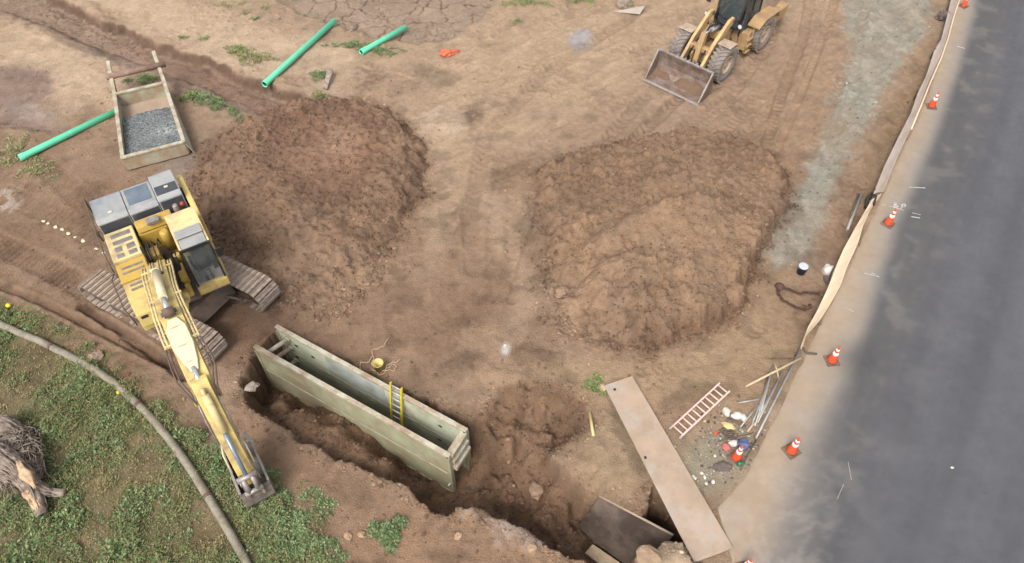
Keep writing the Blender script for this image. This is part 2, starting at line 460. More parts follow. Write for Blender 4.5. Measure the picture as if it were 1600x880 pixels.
# warm patches towards the loader and along the fence
lay(0.5 * blob(1230, 190, 60, 120, 25), (168, 134, 104))
lay(0.35 * blob(1330, 60, 40, 90, 20), (166, 132, 108))
lay(0.55 * blob(1400, 210, 30, 170, 24), (150, 122, 92))
# green grey crushed rock strip beside the fence
strip = [(1310, -60), (1450, -60), (1455, 40), (1400, 110), (1365, 180), (1322, 250), (1290, 330), (1262, 400), (1215, 418), (1180, 395), (1200, 350), (1240, 300), (1272, 245), (1290, 180), (1310, 130), (1330, 90), (1320, 20)]
STRIP = pmask(strip, 0.28)
lay(0.88 * STRIP * (0.9 + 0.35 * n_w), (162, 156, 140))
lay(0.35 * STRIP * sstep(0.1, 0.6, fbm(X * 2, Y * 0.8, 3, 77)), (190, 184, 166))
lay(0.45 * blob(1120, 735, 50, 45, 0), (158, 158, 138))
lay(0.5 * blob(1125, 715, 75, 40, 0), (165, 155, 130))
lay(0.85 * blob(909, 60, 20, 18, 0, .25), (172, 168, 168))
lay(0.8 * blob(790, 548, 9, 13, 0, .5), (226, 222, 215))
lay(0.35 * blob(940, 590, 120, 14, 5), (186, 156, 124))

# --- dry channel on the far left: cut with a steep bank
ch = [(-80, -70), (40, -60), (85, -5), (140, 22), (200, 46), (262, 72), (300, 84), (350, 102), (400, 126), (480, 152), (478, 176), (424, 194), (384, 192), (344, 172), (290, 142), (240, 126), (195, 108), (130, 82), (60, 42), (0, 22), (-80, 0)]
dch = sdf(xy(ch), X, Y, 3.0) + 0.22 * fbm(X * 1.5, Y * 1.5, 2, 45)
nearside = sstep(0, 26, V - (0.35 * U - 2))
CH = 1 - sstep(-0.22 - 1.2 * nearside, 0.04, dch)
Z -= 0.42 * CH
lay(0.85 * (1 - sstep(-0.2, 0.2, dch)), (162, 136, 116))
lay(0.6 * blob(75, 42, 110, 9, 22, .4), (140, 118, 100))
lay(0.7 * blob(330, 120, 150, 16, 22, .4) , (150, 118, 98))
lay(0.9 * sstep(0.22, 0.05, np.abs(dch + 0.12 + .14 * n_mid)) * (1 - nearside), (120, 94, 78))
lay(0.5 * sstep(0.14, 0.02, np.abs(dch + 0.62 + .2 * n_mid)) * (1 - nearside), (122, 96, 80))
Z += 0.10 * np.exp(-((dch - 0.35) / 0.3) ** 2) * (V < 40 + 0.33 * U) * (0.5 + n_mid)
# --- cracked mud pond at the far edge
pond = [(440, -90), (400, -40), (430, 0), (475, 22), (540, 46), (600, 62), (650, 68), (700, 62), (745, 38), (775, 5), (800, -40), (780, -90)]
dp = sdf(xy(pond), X, Y, 3.0) + rag * 1.2
POND = 1 - sstep(-0.3, 0.15, dp)
Z = Z * (1 - 0.7 * POND) - 0.16 * POND
lay(0.9 * POND, (166, 143, 122))
wx = X + 0.42 * fbm(X * 0.7, Y * 0.7, 3, 51); wy = Y + 0.42 * fbm(X * 0.7 + 9, Y * 0.7, 3, 52)
c1, c2, ccid = worley(wx * 0.95, wy * 0.78, 61)
crack = (1 - sstep(0.012, 0.06 + .05 * np.clip(n_mid + .2, 0, 1), (c2 - c1)))
d1, d2, dcid = worley(wx * 3.0, wy * 2.6, 62)
crackf = (1 - sstep(0.01, 0.12, d2 - d1))
fine = (blob(100, 30, 90, 26, 22, .4) + blob(190, 60, 60, 20, 22, .4)) * CH + blob(690, 52, 40, 16, 0, .4) * POND + 0.6 * blob(420, 140, 50, 30, 0, .5) * CH
crk = np.clip(crack * POND * (1 - fine) + 0.8 * crackf * np.clip(fine, 0, 1), 0, 1)
Z -= 0.07 * crk
lay(0.85 * crk, (108, 78, 64))
lay(0.22 * POND * (ccid - 0.3), (190, 166, 146))
# --- smooth silted hollows on the left
for poly in ([(-40, 95), (40, 98), (80, 110), (88, 140), (60, 165), (0, 172), (-40, 170)], [(0, 140), (50, 150), (70, 185), (118, 190), (108, 212), (40, 205), (-30, 190)]):
    dd = sdf(xy(poly), X, Y, 3.0) + rag
    mm = 1 - sstep(-0.35, 0.1, dd)
    Z = Z * (1 - 0.8 * mm) - 0.12 * mm
    lay(0.85 * mm, (156, 132, 116)); ROUGH[:] = ROUGH * (1 - mm) + 0.78 * mm; lay(.4 * mm * sstep(.0, .4, n_mid), (136, 112, 98))
lay(0.6 * blob(45, 175, 40, 16, 8, .3), (174, 154, 142)); lay(0.5 * blob(40, 118, 44, 16, 8, .4), (134, 110, 96))
lay(0.7 * blob(278, 248, 26, 26, 0, .4), (150, 134, 122))
# broken pale crust at the left edge
ck = blob(12, 312, 20, 18, 0, .3); lay(0.8 * ck * (n_hi > -0.1), (206, 190, 172)); Z += 0.16 * ck * np.maximum(0, n_mid + 0.3)

# --- wheel ruts and crawler prints
def rut(pts, w, depth, tread=0.0, pitch=0.3, chev=0.0, c=None, k=0.4):
    D, O, S = pline(xy(pts), X, Y)
    m = 1 - sstep(w * 0.38, w * 0.55, D + rag * 0.25)
    berm = np.exp(-((D - w * 0.62) / (w * 0.16 + 0.03)) ** 2)
    global Z
    pat = np.sin(2 * PI * (S + chev * np.abs(O)) / pitch)
    wear = np.clip(0.55 + 0.9 * n_mid + 0.5 * n_w, 0, 1)
    Z = Z - depth * m * (1 - tread * 0.5) + m * tread * depth * pat * wear + 0.45 * depth * berm * (0.6 + n_mid)
    if c: lay(k * m, c)
# loader ruts, towards the camera and away past the loader
rut([(1075, 140), (1010, 200), (960, 260)], 0.62, 0.10, 0.6, 0.34, 0.8, (140, 114, 94), .5)
rut([(1010, 150), (965, 200), (920, 245)], 0.62, 0.05, 0.7, 0.34, 0.8, (146, 120, 98), .4)
rut([(1235, -60), (1200, 70), (1140, 150), (1040, 215)], 0.62, 0.06, 0.4, 0.34, 0.8, (160, 128, 104), .3)
rut([(1275, -60), (1255, 60), (1220, 150), (1195, 240)], 0.5, 0.12, 0.5, 0.3, 0, (146, 117, 94), .28)
rut([(1322, -60), (1290, 50), (1250, 150), (1215, 230)], 0.4, 0.08, 0.1, 0.3, 0, (176, 142, 114), .4)
rut([(1180, 150), (1130, 215)], 0.5, 0.06, 0.5, 0.3, 0, (160, 130, 106), .3)
rut([(1365, -60), (1345, 50), (1330, 150), (1290, 250)], 0.4, 0.05, 0.3, 0.3, 0)
rut([(1410, 60), (1370, 180), (1322, 270)], 0.3, 0.04, 0.2, 0.3, 0)
rut([(960, -40), (800, 90), (690, 200), (665, 300)], 0.7, 0.04, 0.3, 0.34, 0.8, (194, 164, 134), .3)
rut([(1010, 10), (860, 110), (760, 210), (735, 330), (740, 420)], 0.7, 0.05, 0.35, 0.34, 0.8, (158, 128, 103), .35)
rut([(1040, 60), (900, 160), (800, 260), (800, 400)], 0.5, 0.03, 0.4, 0.34, 0.8)
rut([(1000, -30), (820, 60), (700, 130)], 0.5, 0.04, 0.3, 0.34, 0.8)
rut([(1240, 440), (1200, 500), (1120, 560), (1000, 580)], 0.5, 0.035, 0.7, 0.26, 0.6)
rut([(1020, 520), (1000, 560), (1010, 610)], 0.45, 0.03, 0.8, 0.26, 0.6)
rut([(840, 340), (815, 420), (800, 470)], 0.35, 0.06, 0.1, 0.3, 0)
for i_, pts in enumerate([[(1150, 150), (1075, 215), (1000, 235)], [(1290, -50), (1272, 40), (1240, 120), (1190, 190), (1150, 215)], [(1305, -50), (1288, 40), (1258, 125), (1215, 200)], [(1350, 20), (1320, 110), (1290, 190), (1265, 240)], [(940, -30), (820, 60), (720, 140), (665, 220)], [(900, -30), (760, 70), (690, 150), (650, 190)], [(1000, 60), (880, 140), (800, 220), (770, 330), (770, 430)], [(690, 280), (700, 360), (740, 450), (830, 540)], [(650, 330), (640, 420), (680, 500), (780, 570), (900, 590)], [(1180, 520), (1120, 570), (1020, 600), (900, 600)], [(1340, 250), (1300, 340), (1265, 430), (1230, 500)], [(1360, 260), (1322, 350), (1285, 440)]]):
    rut(pts, .46, (.045 if i_ < 4 else .022), .6, .30, .7, ((156, 128, 106) if i_ % 2 else (178, 150, 124)), (.25 if i_ < 4 else .08))
# crawler prints behind the excavator
rut([(-60, 355), (60, 410), (170, 470)], 0.95, 0.10, 0.9, 0.22, 0, (150, 120, 96), .35)
rut([(0, 300), (110, 345), (150, 375)], 0.95, 0.05, 0.9, 0.22, 0, (146, 117, 94), .3)
rut([(60, 250), (150, 330)], 0.95, 0.05, 0.8, 0.22, 0, (142, 113, 90), .3)
rut([(-40, 430), (60, 470), (160, 520), (260, 570)], 0.3, 0.1, 0.0, 0.22, 0, (126, 98, 76), .5)
rut([(130, 480), (230, 545), (290, 590)], 0.35, 0.14, 0.0, 0.22, 0, (112, 86, 68), .6)
# edge of the faint scraped shelf on the right of the shield
for pts, dz in (([(722, 585), (800, 600), (795, 615), (780, 640)], 0.16), ([(745, 640), (790, 655), (830, 690)], 0.14), ([(800, 640), (850, 655), (900, 650)], 0.10), ([(870, 660), (905, 700), (930, 750)], 0.2)):
    D, O, S = pline(xy(pts), X, Y)
    Z += dz * 0.5 * np.tanh((O + rag) / 0.12) * (1 - sstep(0.3, 0.9, D))

# --- grass area, bottom left
grass_poly = [(-400, 380), (-60, 455), (20, 478), (70, 500), (130, 545), (200, 590), (255, 622), (300, 672), (345, 700), (395, 745), (450, 770), (490, 800), (510, 850), (530, 960), (500, 1300), (-900, 1300)]
dg = sdf(xy(grass_poly[:-2]) + [(-3.0, -3.0), (-60.0, -3.0), (-60.0, 20.0)], X, Y, 4.0) + rag * 3.5
GRASS = 1 - sstep(-0.3, 0.4, dg)
lay(0.75 * GRASS, (108, 108, 72))
gcol = fbm(X * 0.5, Y * 0.5, 4, 91)
lay(0.4 * GRASS * sstep(0.0, 0.5, gcol), (146, 124, 92))
lay(0.5 * GRASS * sstep(0.1, 0.5, -gcol), (82, 96, 58))
lay(0.35 * blob(1190, 640, 22, 60, 28), (136, 120, 104))  # shade under the rod heap, darkened into the ground colour
lay(0.25 * blob(1085, 615, 40, 18, 0), (140, 112, 88))
Z += GRASS * (0.05 + 0.06 * n_mid)
for b in [(330, 800, 30, 18, 0), (150, 840, 36, 30, 0), (20, 850, 40, 20, 0), (240, 700, 30, 12, 0)]:
    lay(0.6 * blob(*b) * GRASS, (176, 142, 116))

# --- spoil heaps (heights only; built as objects of their own below)
def heap(outline, pts, edge, seed):
    d = sdf(xy(outline), X, Y, 2.0) + rag * 1.8
    h = idw([(*tuple(at(a, b, c))[:2], c) for a, b, c in pts], X, Y, 3.0, 0.25)
    m = sstep(0.05, -np.asarray(edge), d)
    return h, m, d
out1 = [(296, 286), (338, 216), (392, 184), (470, 158), (560, 158), (625, 182), (668, 235), (664, 305), (630, 345), (610, 400), (570, 455), (520, 500), (440, 470), (380, 420), (330, 360), (305, 330)]
pts1 = [(330, 275, .45), (365, 225, .75), (420, 195, 1.0), (490, 180, 1.15), (560, 185, 1.15), (615, 215, 1.0), (640, 265, .8), (520, 255, .7), (485, 290, .65), (545, 300, .7), (450, 262, 1.25), (425, 290, 1.3), (590, 262, 1.1), (480, 215, 1.3), (560, 225, 1.2), (400, 340, 1.05), (480, 350, 1.0), (560, 350, .8), (600, 330, .7), (540, 420, .28), (450, 420, .35), (380, 370, .7), (500, 470, .12), (350, 320, .75)]
H1, M1, D1 = heap(out1, pts1, 0.9 + 1.8 * sstep(300, 440, V), 1)
out2 = [(842, 268), (880, 248), (930, 240), (1000, 226), (1080, 216), (1150, 222), (1205, 245), (1240, 290), (1222, 345), (1190, 395), (1172, 450), (1165, 480), (1130, 508), (1080, 528), (1020, 545), (930, 538), (885, 520), (858, 480), (846, 430), (862, 375), (836, 330)]
pts2 = [(870, 285, .55), (905, 320, .6), (870, 330, .45), (960, 262, .8), (930, 350, .75), (1000, 290, .95), (905, 400, .5), (880, 450, .35), (1060, 262, 1.2), (1120, 265, 1.1), (1180, 290, .7), (1050, 322, 1.9), (1000, 345, 1.75), (960, 372, 1.35), (1100, 330, 1.8), (1010, 400, 1.8), (1080, 400, 1.75), (1140, 380, 1.2), (950, 440, 1.05), (1030, 440, 1.35), (1100, 440, 1.1), (1060, 490, .75), (960, 490, .6), (900, 480, .35), (1210, 300, .3), (1140, 460, .6)]
lowl = sstep(380, 470, V) * sstep(1010, 900, U)
H2, M2, D2 = heap(out2, pts2, 0.6 + 1.4 * lowl, 2)
rn = fbm(X * 2.2, Y * 2.2, 4, 101, gain=0.6)
rid = 1 - np.abs(fbm(X * 1.3 + 0.5 * n_mid, Y * 1.3, 4, 111))
h1_, h2_, hid = worley(X * 4.6 + 9, Y * 4.6, 13)
fg = 0.05 * np.maximum(0, .55 - h1_) * (hid > .35) * 2 + 0.018 * fbm(X * 6, Y * 6, 2, 171)
clod = crumb * 0.34 + crumb2 * 0.12
crater = np.exp(-(((U - 515) / 75) ** 2 + ((V - 255) / 62) ** 2) ** 2)
Z += 0.10 * crumb * sstep(0.02, .25, n_w) * sstep(200, 60, V - 0.1 * U)
P1 = np.maximum(0, (.60 - .10 * crater) * H1 * M1 + (0.06 * rn + clod * 0.7 + 0.05 * (rid - 0.8) + 1.3 * fg) * sstep(0.0, -0.7, D1) * (1 - 0.4 * crater))
smooth2 = np.exp(-(((U - 1040) / 110) ** 2 + ((V - 400) / 60) ** 2))
rough2 = np.clip(1.0 - 0.75 * smooth2, 0, 1)
P2 = np.maximum(0, .9 * H2 * M2 + (0.05 * rn + clod * 0.5 + 0.06 * (rid - 0.8) + fg) * sstep(0.0, -0.6, D2) * rough2)
D, O, S = pline(xy([(880, 398, .7), (930, 365, 1.0), (985, 330, 1.4), (1040, 300, 1.6), (1100, 290, 1.5)]), X, Y)
P2 += 0.22 * np.tanh(-(O + rag) / 0.16) * (1 - sstep(0.35, 1.1, D)) * sstep(0.0, -0.8, D2)
D, O, S = pline(xy([(862, 470, .3), (905, 440, .7), (940, 405, 1.0), (975, 385, 1.5)]), X, Y)
P2 += 0.13 * np.tanh(-(O + rag) / 0.14) * (1 - sstep(0.3, 0.8, D)) * sstep(0.0, -0.8, D2)
# a low skirt of crumbs round both heaps
Z += 0.10 * (crumb + 0.5 * crumb2) * (sstep(1.0, 0.0, D1) + sstep(0.8, 0.0, D2))
Z += (crumb * 0.05 + crumb2 * 0.03) * sstep(0.0, 0.6, n_w + 0.3)
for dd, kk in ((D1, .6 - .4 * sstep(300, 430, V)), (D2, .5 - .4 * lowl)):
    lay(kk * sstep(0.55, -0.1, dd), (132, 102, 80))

# --- the trench
trench = [(378, 600), (392, 560), (425, 530), (445, 518), (500, 546), (600, 596), (735, 655), (752, 640), (775, 606), (830, 590), (880, 600), (915, 625), (935, 660), (900, 690), (868, 712), (884, 738), (915, 758), (938, 772), (985, 800), (1003, 806), (1010, 780), (1024, 758), (1070, 790), (1090, 845), (1065, 853), (1022, 843), (1000, 862), (985, 900), (980, 960), (940, 960), (918, 882), (900, 868), (847, 846), (806, 820), (759, 801), (716, 785), (697, 808), (675, 792), (637, 761), (587, 742), (512, 712), (470, 690), (430, 665), (388, 632)]
dt = sdf(xy(trench), X, Y, 3.0)
# bank edge on the near side is steep, the far side gentle
zt = 0.5
SH_A, SH_B = at(397, 543, zt), at(700, 714, zt)
SH_C, SH_D = at(432, 510, zt), at(728, 672, zt)
ZB = -2.0
def onplane(px, py):
    lo, hi = -3.5, 0.6
    f = lambda z: (SH_B.x - SH_A.x) * (at(px, py, z).y - SH_A.y) - (SH_B.y - SH_A.y) * (at(px, py, z).x - SH_A.x)
    for _ in range(40):
        m = (lo + hi) / 2
        if f(lo) * f(m) <= 0: hi = m
        else: lo = m
    return lo
floor_pts = [(745, 640, -.15), (800, 600, -.12), (860, 610, -.15), (915, 650, -.2), (890, 700, -.4), (885, 748, -1.35), (905, 765, -1.6), (930, 800, -2.0), (860, 700, -.75), (760, 680, -.55), (800, 670, -.45), (850, 700, -.6), (830, 745, -1.0), (780, 740, -1.2), (745, 715, -1.5), (725, 760, -1.95), (760, 780, -1.9), (800, 785, -1.7), (850, 800, -1.5), (880, 835, -1.8), (940, 860, -2.3), (985, 880, -2.6), (1030, 830, -2.8), (1050, 850, -2.6),
    (388, 600, -1.6), (410, 620, -1.6), (430, 640, -.9), (470, 655, -.5), (520, 680, -.4), (560, 705, -.45), (600, 725, -.7), (655, 755, -1.3), (680, 775, -1.7), (705, 790, -1.95)]
fp = [(*tuple(at(a, b, c))[:2], c) for a, b, c in floor_pts]
for px, py in [(433, 622), (480, 634), (531, 650), (577, 680), (610, 708), (640, 733), (670, 755), (697, 777)]:
    z = onplane(px, py); p = at(px, py, z); fp.append((p.x, p.y, max(z, -1.95)))
TF = idw(fp, X, Y, 3.5, 0.05)
soft_w = 0.16 + 0.5 * sstep(700, 780, U) * sstep(730, 690, V)
gouge = sstep(700, 760, U)
b1, b2, bid = worley(X * 1.05 + .4 * n_mid, Y * 1.05 + .4 * n_mid, 133)
ter = fbm(X * .9 + 4, Y * .9, 4, 135)
lump = gouge * (0.34 * (bid - .5) * sstep(0, .22, b2 - b1) + 0.16 * np.tanh(ter / .08)) + 0.10 * fbm(X * 1.6, Y * 1.6, 4, 121) + 0.22 * (1 - np.abs(fbm(X * 1.1, Y * 1.1, 3, 131)) - 0.75) + 0.04 * fbm(X * 5, Y * 5, 3, 122)
TM = sstep(0.03, -1.0, (dt + rag * 0.9) / soft_w)
TFv = np.minimum(TF + lump * 0.9 + clod * 0.35 + fg * .6, 0.0)
# inside the shield it is dug clear to the bottom
ax = (SH_B - SH_A); axl = ax.xy.length; exx, exy = ax.x / axl, ax.y / axl
sl = (X - SH_A.x) * exx + (Y - SH_A.y) * exy; sp = -(X - SH_A.x) * exy + (Y - SH_A.y) * exx
SW = (SH_C.xy - SH_A.xy).length
inside = (sl > -0.15) & (sl < axl + 0.1) & (sp > 0.04) & (sp < 0.98)
TFv = np.where(inside, ZB + 0.05 + 0.03 * n_mid, TFv)
TM = np.where(inside, 1, TM)
Z = Z * (1 - TM) + TFv * TM
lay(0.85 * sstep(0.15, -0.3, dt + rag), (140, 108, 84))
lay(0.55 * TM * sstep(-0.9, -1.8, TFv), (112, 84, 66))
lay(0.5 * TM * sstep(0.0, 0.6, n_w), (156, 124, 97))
# dirt knob beside the plate, pale crust on the near bank, broken edge
knob = blob(960, 715, 60, 70, 10, .3) * (1 - TM)
Z += 0.16 * knob * (1 + n_mid) * sstep(0.0, 0.4, sdf(xy([(940, 600), (992, 584), (1150, 858), (1085, 885)]), X, Y)); lay(0.8 * knob, (176, 149, 118))
bank = pmask([(716, 785), (759, 801), (806, 820), (847, 846), (836, 858), (790, 845), (748, 815)], 0.18)
lay(0.85 * bank * (1 - TM) * (0.5 + 0.9 * sstep(-.2, .3, n_hi)), (186, 170, 160))
Z += 0.10 * bank * (1 - TM)
lay(0.6 * pmask([(697, 812), (716, 785), (850, 850), (930, 890), (900, 1000), (650, 960), (560, 800)], .4) * (1 - TM), (168, 134, 106))
lay(0.6 * pmask([(400, 650), (512, 716), (640, 765), (690, 810), (760, 900), (520, 900), (480, 800), (420, 740), (340, 660)], .4) * (1 - TM), (162, 128, 101))
kb = pmask([(1002, 860), (1022, 843), (1062, 852), (1090, 880), (1080, 930), (985, 930)], .12) * (1 - TM)
lay(0.85 * kb, (196, 170, 142)); Z += 0.22 * kb * (1 + n_mid)

# --- road edge in along / across coordinates
RA = Vector((0.532, 0.847)).normalized(); RN = Vector((RA.y, -RA.x))
def st(p): return p[0] * RA.x + p[1] * RA.y, p[0] * RN.x + p[1] * RN.y
edge_px = [(1500, -60), (1478, 60), (1448, 150), (1392, 268), (1345, 375), (1300, 465), (1255, 552), (1210, 640), (1165, 735), (1118, 792), (1135, 850), (1140, 875), (1090, 960)]
es = sorted(st(p) for p in xy(edge_px))
ES = np.array([-400.0] + [e[0] for e in es] + [1200.0]); ET = np.array([es[0][1]] + [e[1] for e in es] + [es[-1][1]])
asp_px = [(1522, -60), (1520, 20), (1497, 100), (1462, 200), (1425, 290), (1398, 350), (1372, 430), (1345, 520), (1312, 600), (1272, 680), (1245, 760), (1222, 830), (1200, 900)]
as_ = sorted(st(p) for p in xy(asp_px))
AS = np.array([-400.0] + [e[0] for e in as_] + [1200.0]); AT = np.array([as_[0][1] + .2] + [e[1] for e in as_] + [as_[-1][1]])
Sg = X * RA.x + Y * RA.y; Tg = X * RN.x + Y * RN.y
rd = Tg - np.interp(Sg, ES, ET)
rm = sstep(0.02, 0.3, rd) * sstep(14.6, 13.6, rd)
ZG = Z.copy()
TMR = (TM > 0.02)
Z = np.where(TMR, Z, Z * (1 - rm) - 0.035 * rm)
lay(0.7 * sstep(-0.4, 0.1, rd), (172, 146, 120))
# shallow gutter on the site side of the silt fence
Z -= 0.10 * np.exp(-((rd + 0.55) / 0.45) ** 2) * (V < 560)

# the dug sides stand clear of the two plates in the trench and of the road plate
PLA = [at(937, 775, -.35), at(1052, 836, -.35), at(1003, 900, -2.0), at(902, 824, -1.85)]
nrm = (PLA[1] - PLA[0]).cross(PLA[3] - PLA[0]).normalized()
plane_z = PLA[0].z - (nrm.x * (X - PLA[0].x) + nrm.y * (Y - PLA[0].y)) / nrm.z
dpl = sdf([(p.x, p.y) for p in PLA], X, Y)
Z = np.where(dpl < 0.04, np.minimum(Z, plane_z - .14), Z)
PLB = [at(926, 850, -1.95), at(985, 890, -2.0), at(968, 905, -2.1), at(914, 864, -2.05)]
dpb = sdf([(p.x, p.y) for p in PLB], X, Y)
Z = np.where(dpb < 0.12, np.minimum(Z, -2.2), Z)
dpr = sdf(xy([(940, 598), (992, 583), (1152, 858), (1083, 884)]), X, Y)
Z = np.where(dpr < 0.05, np.minimum(Z, 0.0), Z)

# --- mottling everywhere
mot = 1 + 0.10 * n_mid + 0.10 * fbm(X * 2.2, Y * 2.2, 3, 141) + 0.07 * n_hi
crk2 = 1 - sstep(0.0, 0.12, np.abs(fbm(X * 1.1, Y * 1.1, 4, 151)))
COLR *= mot[..., None]
# streaks drawn by the blades and buckets along the haul direction
xs = X * 0.77 + Y * 0.64; ys = -X * 0.64 + Y * 0.77
stk = fbm(xs * 0.35, ys * 3.5, 3, 161) * sstep(480, 200, V) * sstep(560, 700, U)
COLR *= (1 + 0.13 * stk * .55)[..., None]
Z += 0.025 * stk * (1 - rm) * (1 - TM)
damp = sstep(0.15, 0.5, fbm(X * 0.9 + 3, Y * 0.9, 4, 171)) * 0.22
COLR *= (1 - damp * (1 - 0.5 * far))[..., None]

def grid_faces(mask=None):
    i = np.arange(NY - 1)[:, None] * NX + np.arange(NX - 1)[None, :]
    F = np.stack([i, i + 1, i + NX + 1, i + NX], -1).reshape(-1, 4)
    if mask is not None:
        mk = (mask[:-1, :-1] | mask[1:, :-1] | mask[:-1, 1:] | mask[1:, 1:]).ravel()
        F = F[mk]
    return F
def from_grid(name, Zz, cols, mask=None, parent=None):
    F = grid_faces(mask)
    used = np.unique(F); rem = np.full(NY * NX, -1, dtype=np.int64); rem[used] = np.arange(len(used))
    Vv = np.stack([X.ravel()[used], Y.ravel()[used], Zz.ravel()[used]], -1)
    return np_obj(name, Vv, rem[F], M['soil'], parent, col=cols.reshape(-1, 3)[used], rough=ROUGH.ravel()[used])
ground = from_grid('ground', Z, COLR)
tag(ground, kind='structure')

C1 = COLR.copy(); C2 = COLR.copy()
def layC(A, mask, c):
    m = np.clip(mask, 0, 1)[..., None]; A[:] = A * (1 - m) + np.array(C(*c)) * m
near1 = sstep(300, 430, V)
layC(C1, sstep(0.1, -0.9, D1) * (0.7 - .55 * near1), (144, 117, 97))
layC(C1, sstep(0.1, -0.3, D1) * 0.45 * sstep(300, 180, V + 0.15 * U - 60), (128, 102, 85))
layC(C1, 0.55 * crater, (146, 112, 92))
layC(C1, 0.5 * blob(540, 240, 30, 26, 0) , (176, 146, 122))
layC(C1, 0.35 * sstep(0, .5, n_mid) * sstep(0, -.5, D1), (158, 126, 100))
layC(C2, sstep(0.1, -0.6, D2) * (0.7 - .5 * lowl), (156, 128, 104))
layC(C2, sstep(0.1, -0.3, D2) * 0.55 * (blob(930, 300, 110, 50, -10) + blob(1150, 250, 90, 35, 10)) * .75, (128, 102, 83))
layC(C2, 0.6 * smooth2, (170, 140, 114))
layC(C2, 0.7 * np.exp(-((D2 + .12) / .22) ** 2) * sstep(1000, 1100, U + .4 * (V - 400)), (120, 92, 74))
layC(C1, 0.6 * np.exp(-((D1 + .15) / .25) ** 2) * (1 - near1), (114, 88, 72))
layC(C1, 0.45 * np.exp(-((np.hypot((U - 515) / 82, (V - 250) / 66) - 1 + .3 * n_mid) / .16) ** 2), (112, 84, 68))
layC(C2, 0.4 * sstep(0, .5, n_mid) * sstep(0, -.5, D2), (160, 129, 102))
for A in (C1, C2):
    A *= (1.05 * mot * (1 - 0.12 * (rn < -0.25)))[..., None]
SK = 0.012
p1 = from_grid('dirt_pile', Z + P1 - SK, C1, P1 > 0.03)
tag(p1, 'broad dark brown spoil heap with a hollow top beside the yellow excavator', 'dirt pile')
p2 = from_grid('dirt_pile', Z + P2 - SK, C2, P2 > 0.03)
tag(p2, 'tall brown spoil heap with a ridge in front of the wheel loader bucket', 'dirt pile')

ZTOP = np.maximum(Z, np.maximum(np.where(P1 > .03, Z + P1, -9), np.where(P2 > .03, Z + P2, -9)))
def hz(x, y):
    x = np.asarray(x, dtype=float); y = np.asarray(y, dtype=float)
    i = np.clip(np.searchsorted(GX, x) - 1, 0, NX - 2); j = np.clip(np.searchsorted(GY, y) - 1, 0, NY - 2)
    fx = (x - GX[i]) / (GX[i + 1] - GX[i]); fy = (y - GY[j]) / (GY[j + 1] - GY[j])
    return (ZTOP[j, i] * (1 - fx) + ZTOP[j, i + 1] * fx) * (1 - fy) + (ZTOP[j + 1, i] * (1 - fx) + ZTOP[j + 1, i + 1] * fx) * fy
def gl(px, py, dz=0.0):
    """a point lying on the ground"""
    p = at(px, py, 0)
    for _ in range(4): p = at(px, py, float(hz(p.x, p.y)))
    return Vector((p.x, p.y, p.z + dz))

# ------------------------------------------------------------------ THE ROAD
rs = axis(0, 46, 0.10, -250, 900); rt = np.concatenate([np.arange(0, 9.0, 0.10), np.arange(9.0, 14.01, 0.5)])
Sr, Tr = np.meshgrid(rs, rt, indexing='ij')
T0 = np.interp(Sr, ES, ET); Tr = Tr + T0 + 0.0
RX = Sr * RA.x + Tr * RN.x; RY = Sr * RA.y + Tr * RN.y
zc = np.maximum(RY * CT + CAM_H * ST, 4.0)
rnz = fbm(RX * 0.9, RY * 0.9, 5, 201); rnf = fbm(RX * 4, RY * 4, 3, 211); rl = fbm(Sr * 0.12, Tr * 1.3, 3, 221)
RC = np.zeros(RX.shape + (3,)); RC[:] = C(97, 95, 95)
def layR(mask, c):
    m = np.clip(mask, 0, 1)[..., None]; RC[:] = RC * (1 - m) + np.array(C(*c)) * m
layR(sstep(0.5, 3.5, Tr - np.interp(Sr, AS, AT)), (100, 100, 104))
layR(0.3 * sstep(0.0, 0.6, rl), (88, 87, 88))
layR(0.25 * sstep(0.1, 0.6, -rl), (108, 107, 109))
for t_, w_, k_ in ((3.0, .35, .3), (4.6, .5, .4), (6.6, .45, .3), (8.2, .5, .3)):
    layR(k_ * np.exp(-(((Tr - T0 - t_ - .15 * rl) / w_)) ** 2), (82, 83, 90))
dA = Tr - np.interp(Sr, AS, AT)
Ur = 800 + FPX * RX / zc; Vr = 440 - FPX * (RY * ST - CAM_H * CT) / zc
wid = 0.35 + 0.9 * sstep(540, 860, Vr)
layR(sstep(wid * 1.1, -wid * 0.7, dA + 0.08 * rnz + .04 * rnf), (152, 143, 134))
layR(0.8 * sstep(0.2, -0.9, dA + 0.15 * rnz), (180, 157, 132))
layR(0.2 * sstep(0.05, 0.6, rnz) * sstep(2.8, 0.3, dA), (158, 150, 140))
layR(0.6 * np.exp(-(((Ur - 1345) / 40) ** 2 + ((Vr - 560) / 26) ** 2)), (84, 82, 84))
layR(0.22 * sstep(600, 900, Vr) * sstep(2.0, 0.0, dA) * sstep(-.2, .4, rnf + rnz), (185, 175, 165))
